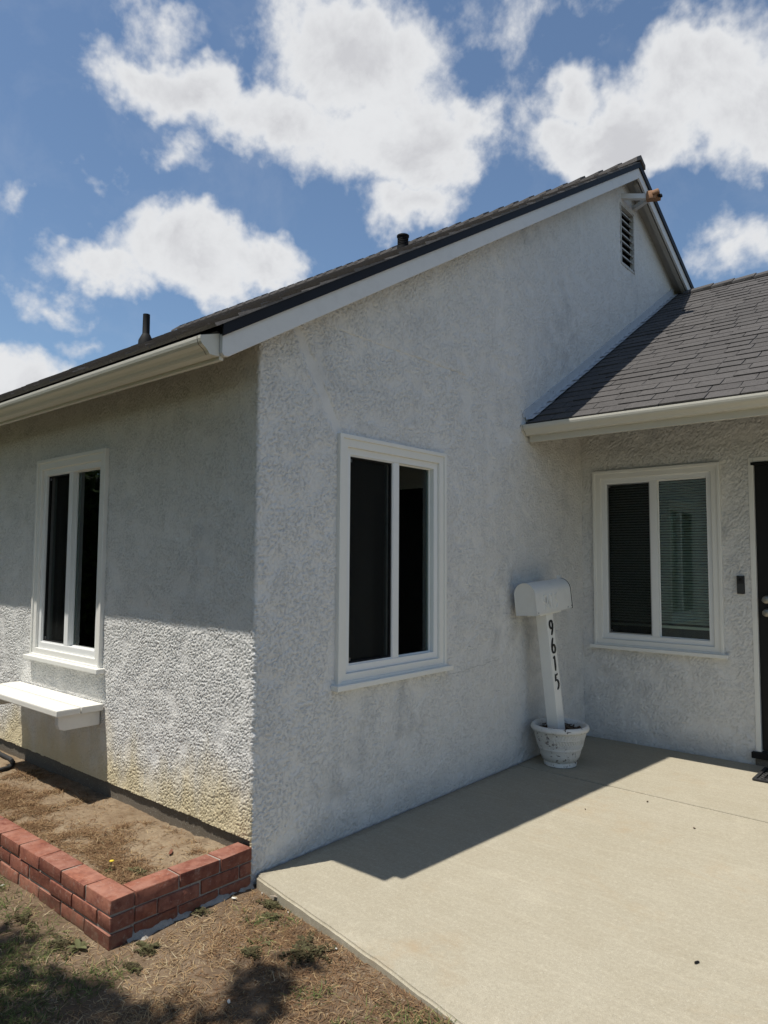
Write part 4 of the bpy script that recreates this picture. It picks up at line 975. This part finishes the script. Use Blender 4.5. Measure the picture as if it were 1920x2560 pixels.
# ------------------------------------------------------------------ trees of the yard and street: they shade the foreground and show in the window glass; those across the street are added to block low sky
def tree_meshes(seed, R_, H_, n, leaf):
    r = random.Random(seed); tk = MB()
    tk.tube([(0, 0, -.1), (.05, .02, H_*.25), (-.03, .06, H_*.5), (.02, .0, H_*.8)], [.20, .15, .11, .05], 10)
    tips = []
    for i in range(9):
        a = i*2.4+r.uniform(-.3, .3); z = H_*(.38+.045*i); L_ = R_*r.uniform(.6, .95)
        p = [Vector((0, 0, z)), Vector((math.cos(a)*L_*.5, math.sin(a)*L_*.5, z+L_*.28)), Vector((math.cos(a)*L_, math.sin(a)*L_, z+L_*.40))]
        tk.tube(p, [.07, .045, .018], 7); tips += [p[1], p[2]]
    cl = [(t+Vector((r.uniform(-.3, .3), r.uniform(-.3, .3), r.uniform(-.1, .4))), r.uniform(.35, .6)*R_*.55) for t in tips]+[(Vector((r.uniform(-.5, .5)*R_, r.uniform(-.5, .5)*R_, H_*r.uniform(.6, .95))), R_*.34) for _ in range(9)]
    vs = []; fs = []; tv = []
    for i in range(n):
        c, rr = cl[r.randrange(len(cl))]; d = Vector((r.gauss(0, 1), r.gauss(0, 1), r.gauss(0, .8))).normalized()*rr*r.random()**.45; p = c+d
        a = Vector((r.gauss(0, 1), r.gauss(0, 1), r.gauss(0, .6))).normalized(); b = a.cross(Vector((r.gauss(0, 1), r.gauss(0, 1), r.gauss(0, 1)))).normalized(); s = leaf*r.uniform(.6, 1.3)
        k = len(vs); vs += [p-a*s, p+b*s*.42, p+a*s, p-b*s*.42]; fs.append((k, k+1, k+2, k+3)); tv += [r.random()]*4
    cm__ = mesh_from('crown', vs, fs); at = cm__.attributes.new('tint', 'FLOAT', 'POINT'); at.data.foreach_set('value', tv)
    return tk.mesh('trunk', smooth=True), cm__
tkm, crm = tree_meshes(3, 2.3, 6.6, 13000, .085)
for i, (x, y, s, rz, lab) in enumerate([(-13.5, -3.6, 1.25, 2.1, 'leafy street tree mirrored in the front window'), (-17.5, -8.5, 1.5, 4.0, 'tall street tree beyond the hedge end'), (-4.5, -13.0, 1.3, 5.2, 'unseen broad tree added straight before the front wall to dim it'),
                                        (.8, -12.4, 1.4, 1.2, 'unseen tree added behind the viewer to block low sky'), (5.6, -12.8, 1.35, 3.3, 'unseen tree added farthest along the road to block low sky')]):
    t = link('tree', None, loc=(x, y, -.05), rot=(0, 0, rz), label=lab, cat='tree', group='trees along the street'); t.scale = (s, s, s)
    link('trunk', tkm, M['bark'], t); link('crown', crm, M['leaf'], t)
# the yard tree: its outermost sprays throw the dappled shade on the lawn corner
YT = Vector((-.9, -6.0, -.05)); r = random.Random(12); tk = MB()
tk.tube([(0, 0, -.1), (.06, .1, 1.6), (-.02, .2, 3.2), (.05, .3, 5.4)], [.19, .15, .11, .04], 12)
sprays = []
for (gx, gy, h, rr) in [(.62, -.51, 5.3, .14), (.47, -.93, 5.0, .16), (.20, -1.02, 5.4, .11), (.02, -1.16, 4.8, .20), (-.34, -1.06, 5.1, .15), (.72, -.68, 5.0, .13), (.34, -1.10, 4.6, .18), (.66, -1.0, 4.9, .22), (-.2, -1.45, 4.6, .34), (.25, -1.5, 5.0, .4), (.95, -1.3, 5.2, .35)]:
    c = Vector((gx-.154*h, gy-.32*h, h))-YT; sprays.append((c, rr)); o = Vector((.0, .25, 2.4+.35*(h-4.5)))
    tk.tube([o, o*.5+c*.5+Vector((0, 0, .25)), c], [.05, .028, .007], 6)
for i in range(95):  # unseen crown filled out to keep sky light off the front wall
    sprays.append((Vector((r.uniform(-5.2, 2.4), r.uniform(-8.5, -3.7), r.uniform(2.9, 7.2)))-YT, r.uniform(.5, .85)))
vs_ = []; fs_ = []; tv = []
for c, rr in sprays:
    for i in range(int(520*rr**1.6)+30 if rr < .45 else 190):
        p = c+Vector((r.gauss(0, 1), r.gauss(0, 1), r.gauss(0, .7))).normalized()*rr*r.random()**.5*1.15
        a = Vector((r.gauss(0, 1), r.gauss(0, 1), r.gauss(0, .6))).normalized(); b = a.cross(Vector((r.gauss(0, 1), r.gauss(0, 1), r.gauss(0, 1)))).normalized(); sz_ = (.075 if rr < .45 else .12)*r.uniform(.6, 1.3)
        k = len(vs_); vs_ += [p-a*sz_, p+b*sz_*.42, p+a*sz_, p-b*sz_*.42]; fs_.append((k, k+1, k+2, k+3)); tv += [r.random()]*4
cme = mesh_from('yard_crown', vs_, fs_); at = cme.attributes.new('tint', 'FLOAT', 'POINT'); at.data.foreach_set('value', tv)
t = link('tree', None, loc=YT, label='yard tree whose sprays shade the lawn corner', cat='tree'); link('trunk', tk.mesh('yard_trunk', smooth=True), M['bark'], t); link('crown', cme, M['leaf'], t)
# unseen hedge added beside the lawn to darken the front window's reflection
HE = Vector((-9.6, -4.6, -.05)); r = random.Random(8)
hedge = link('hedge', None, loc=HE, rot=(0, 0, -.25), label='unseen tall green hedge added to darken the front window reflection', cat='hedge')
link('branches', MB().box(-.45, -4.2, 0, .45, 4.2, 2.9).mesh('hedge_core', .1), mat_flat('hedge_twigs', (.018, .022, .012), .95), hedge)
vs_ = []; fs_ = []; tv = []
for i in range(16000):
    p = Vector((r.uniform(-.6, .6), r.uniform(-4.4, 4.4), r.uniform(0, 3.1)))
    if abs(p.x) < .42 and p.z < 2.85: p.x = math.copysign(r.uniform(.42, .62), p.x)
    a = Vector((r.gauss(0, 1), r.gauss(0, 1), r.gauss(0, .8))).normalized(); b = a.cross(Vector((r.gauss(0, 1), r.gauss(0, 1), r.gauss(0, 1)))).normalized(); sz_ = .09*r.uniform(.6, 1.3)
    k = len(vs_); vs_ += [p-a*sz_, p+b*sz_*.45, p+a*sz_, p-b*sz_*.45]; fs_.append((k, k+1, k+2, k+3)); tv += [r.random()]*4
cme = mesh_from('hedge_foliage', vs_, fs_); at = cme.attributes.new('tint', 'FLOAT', 'POINT'); at.data.foreach_set('value', tv); link('foliage', cme, M['leaf'], hedge)
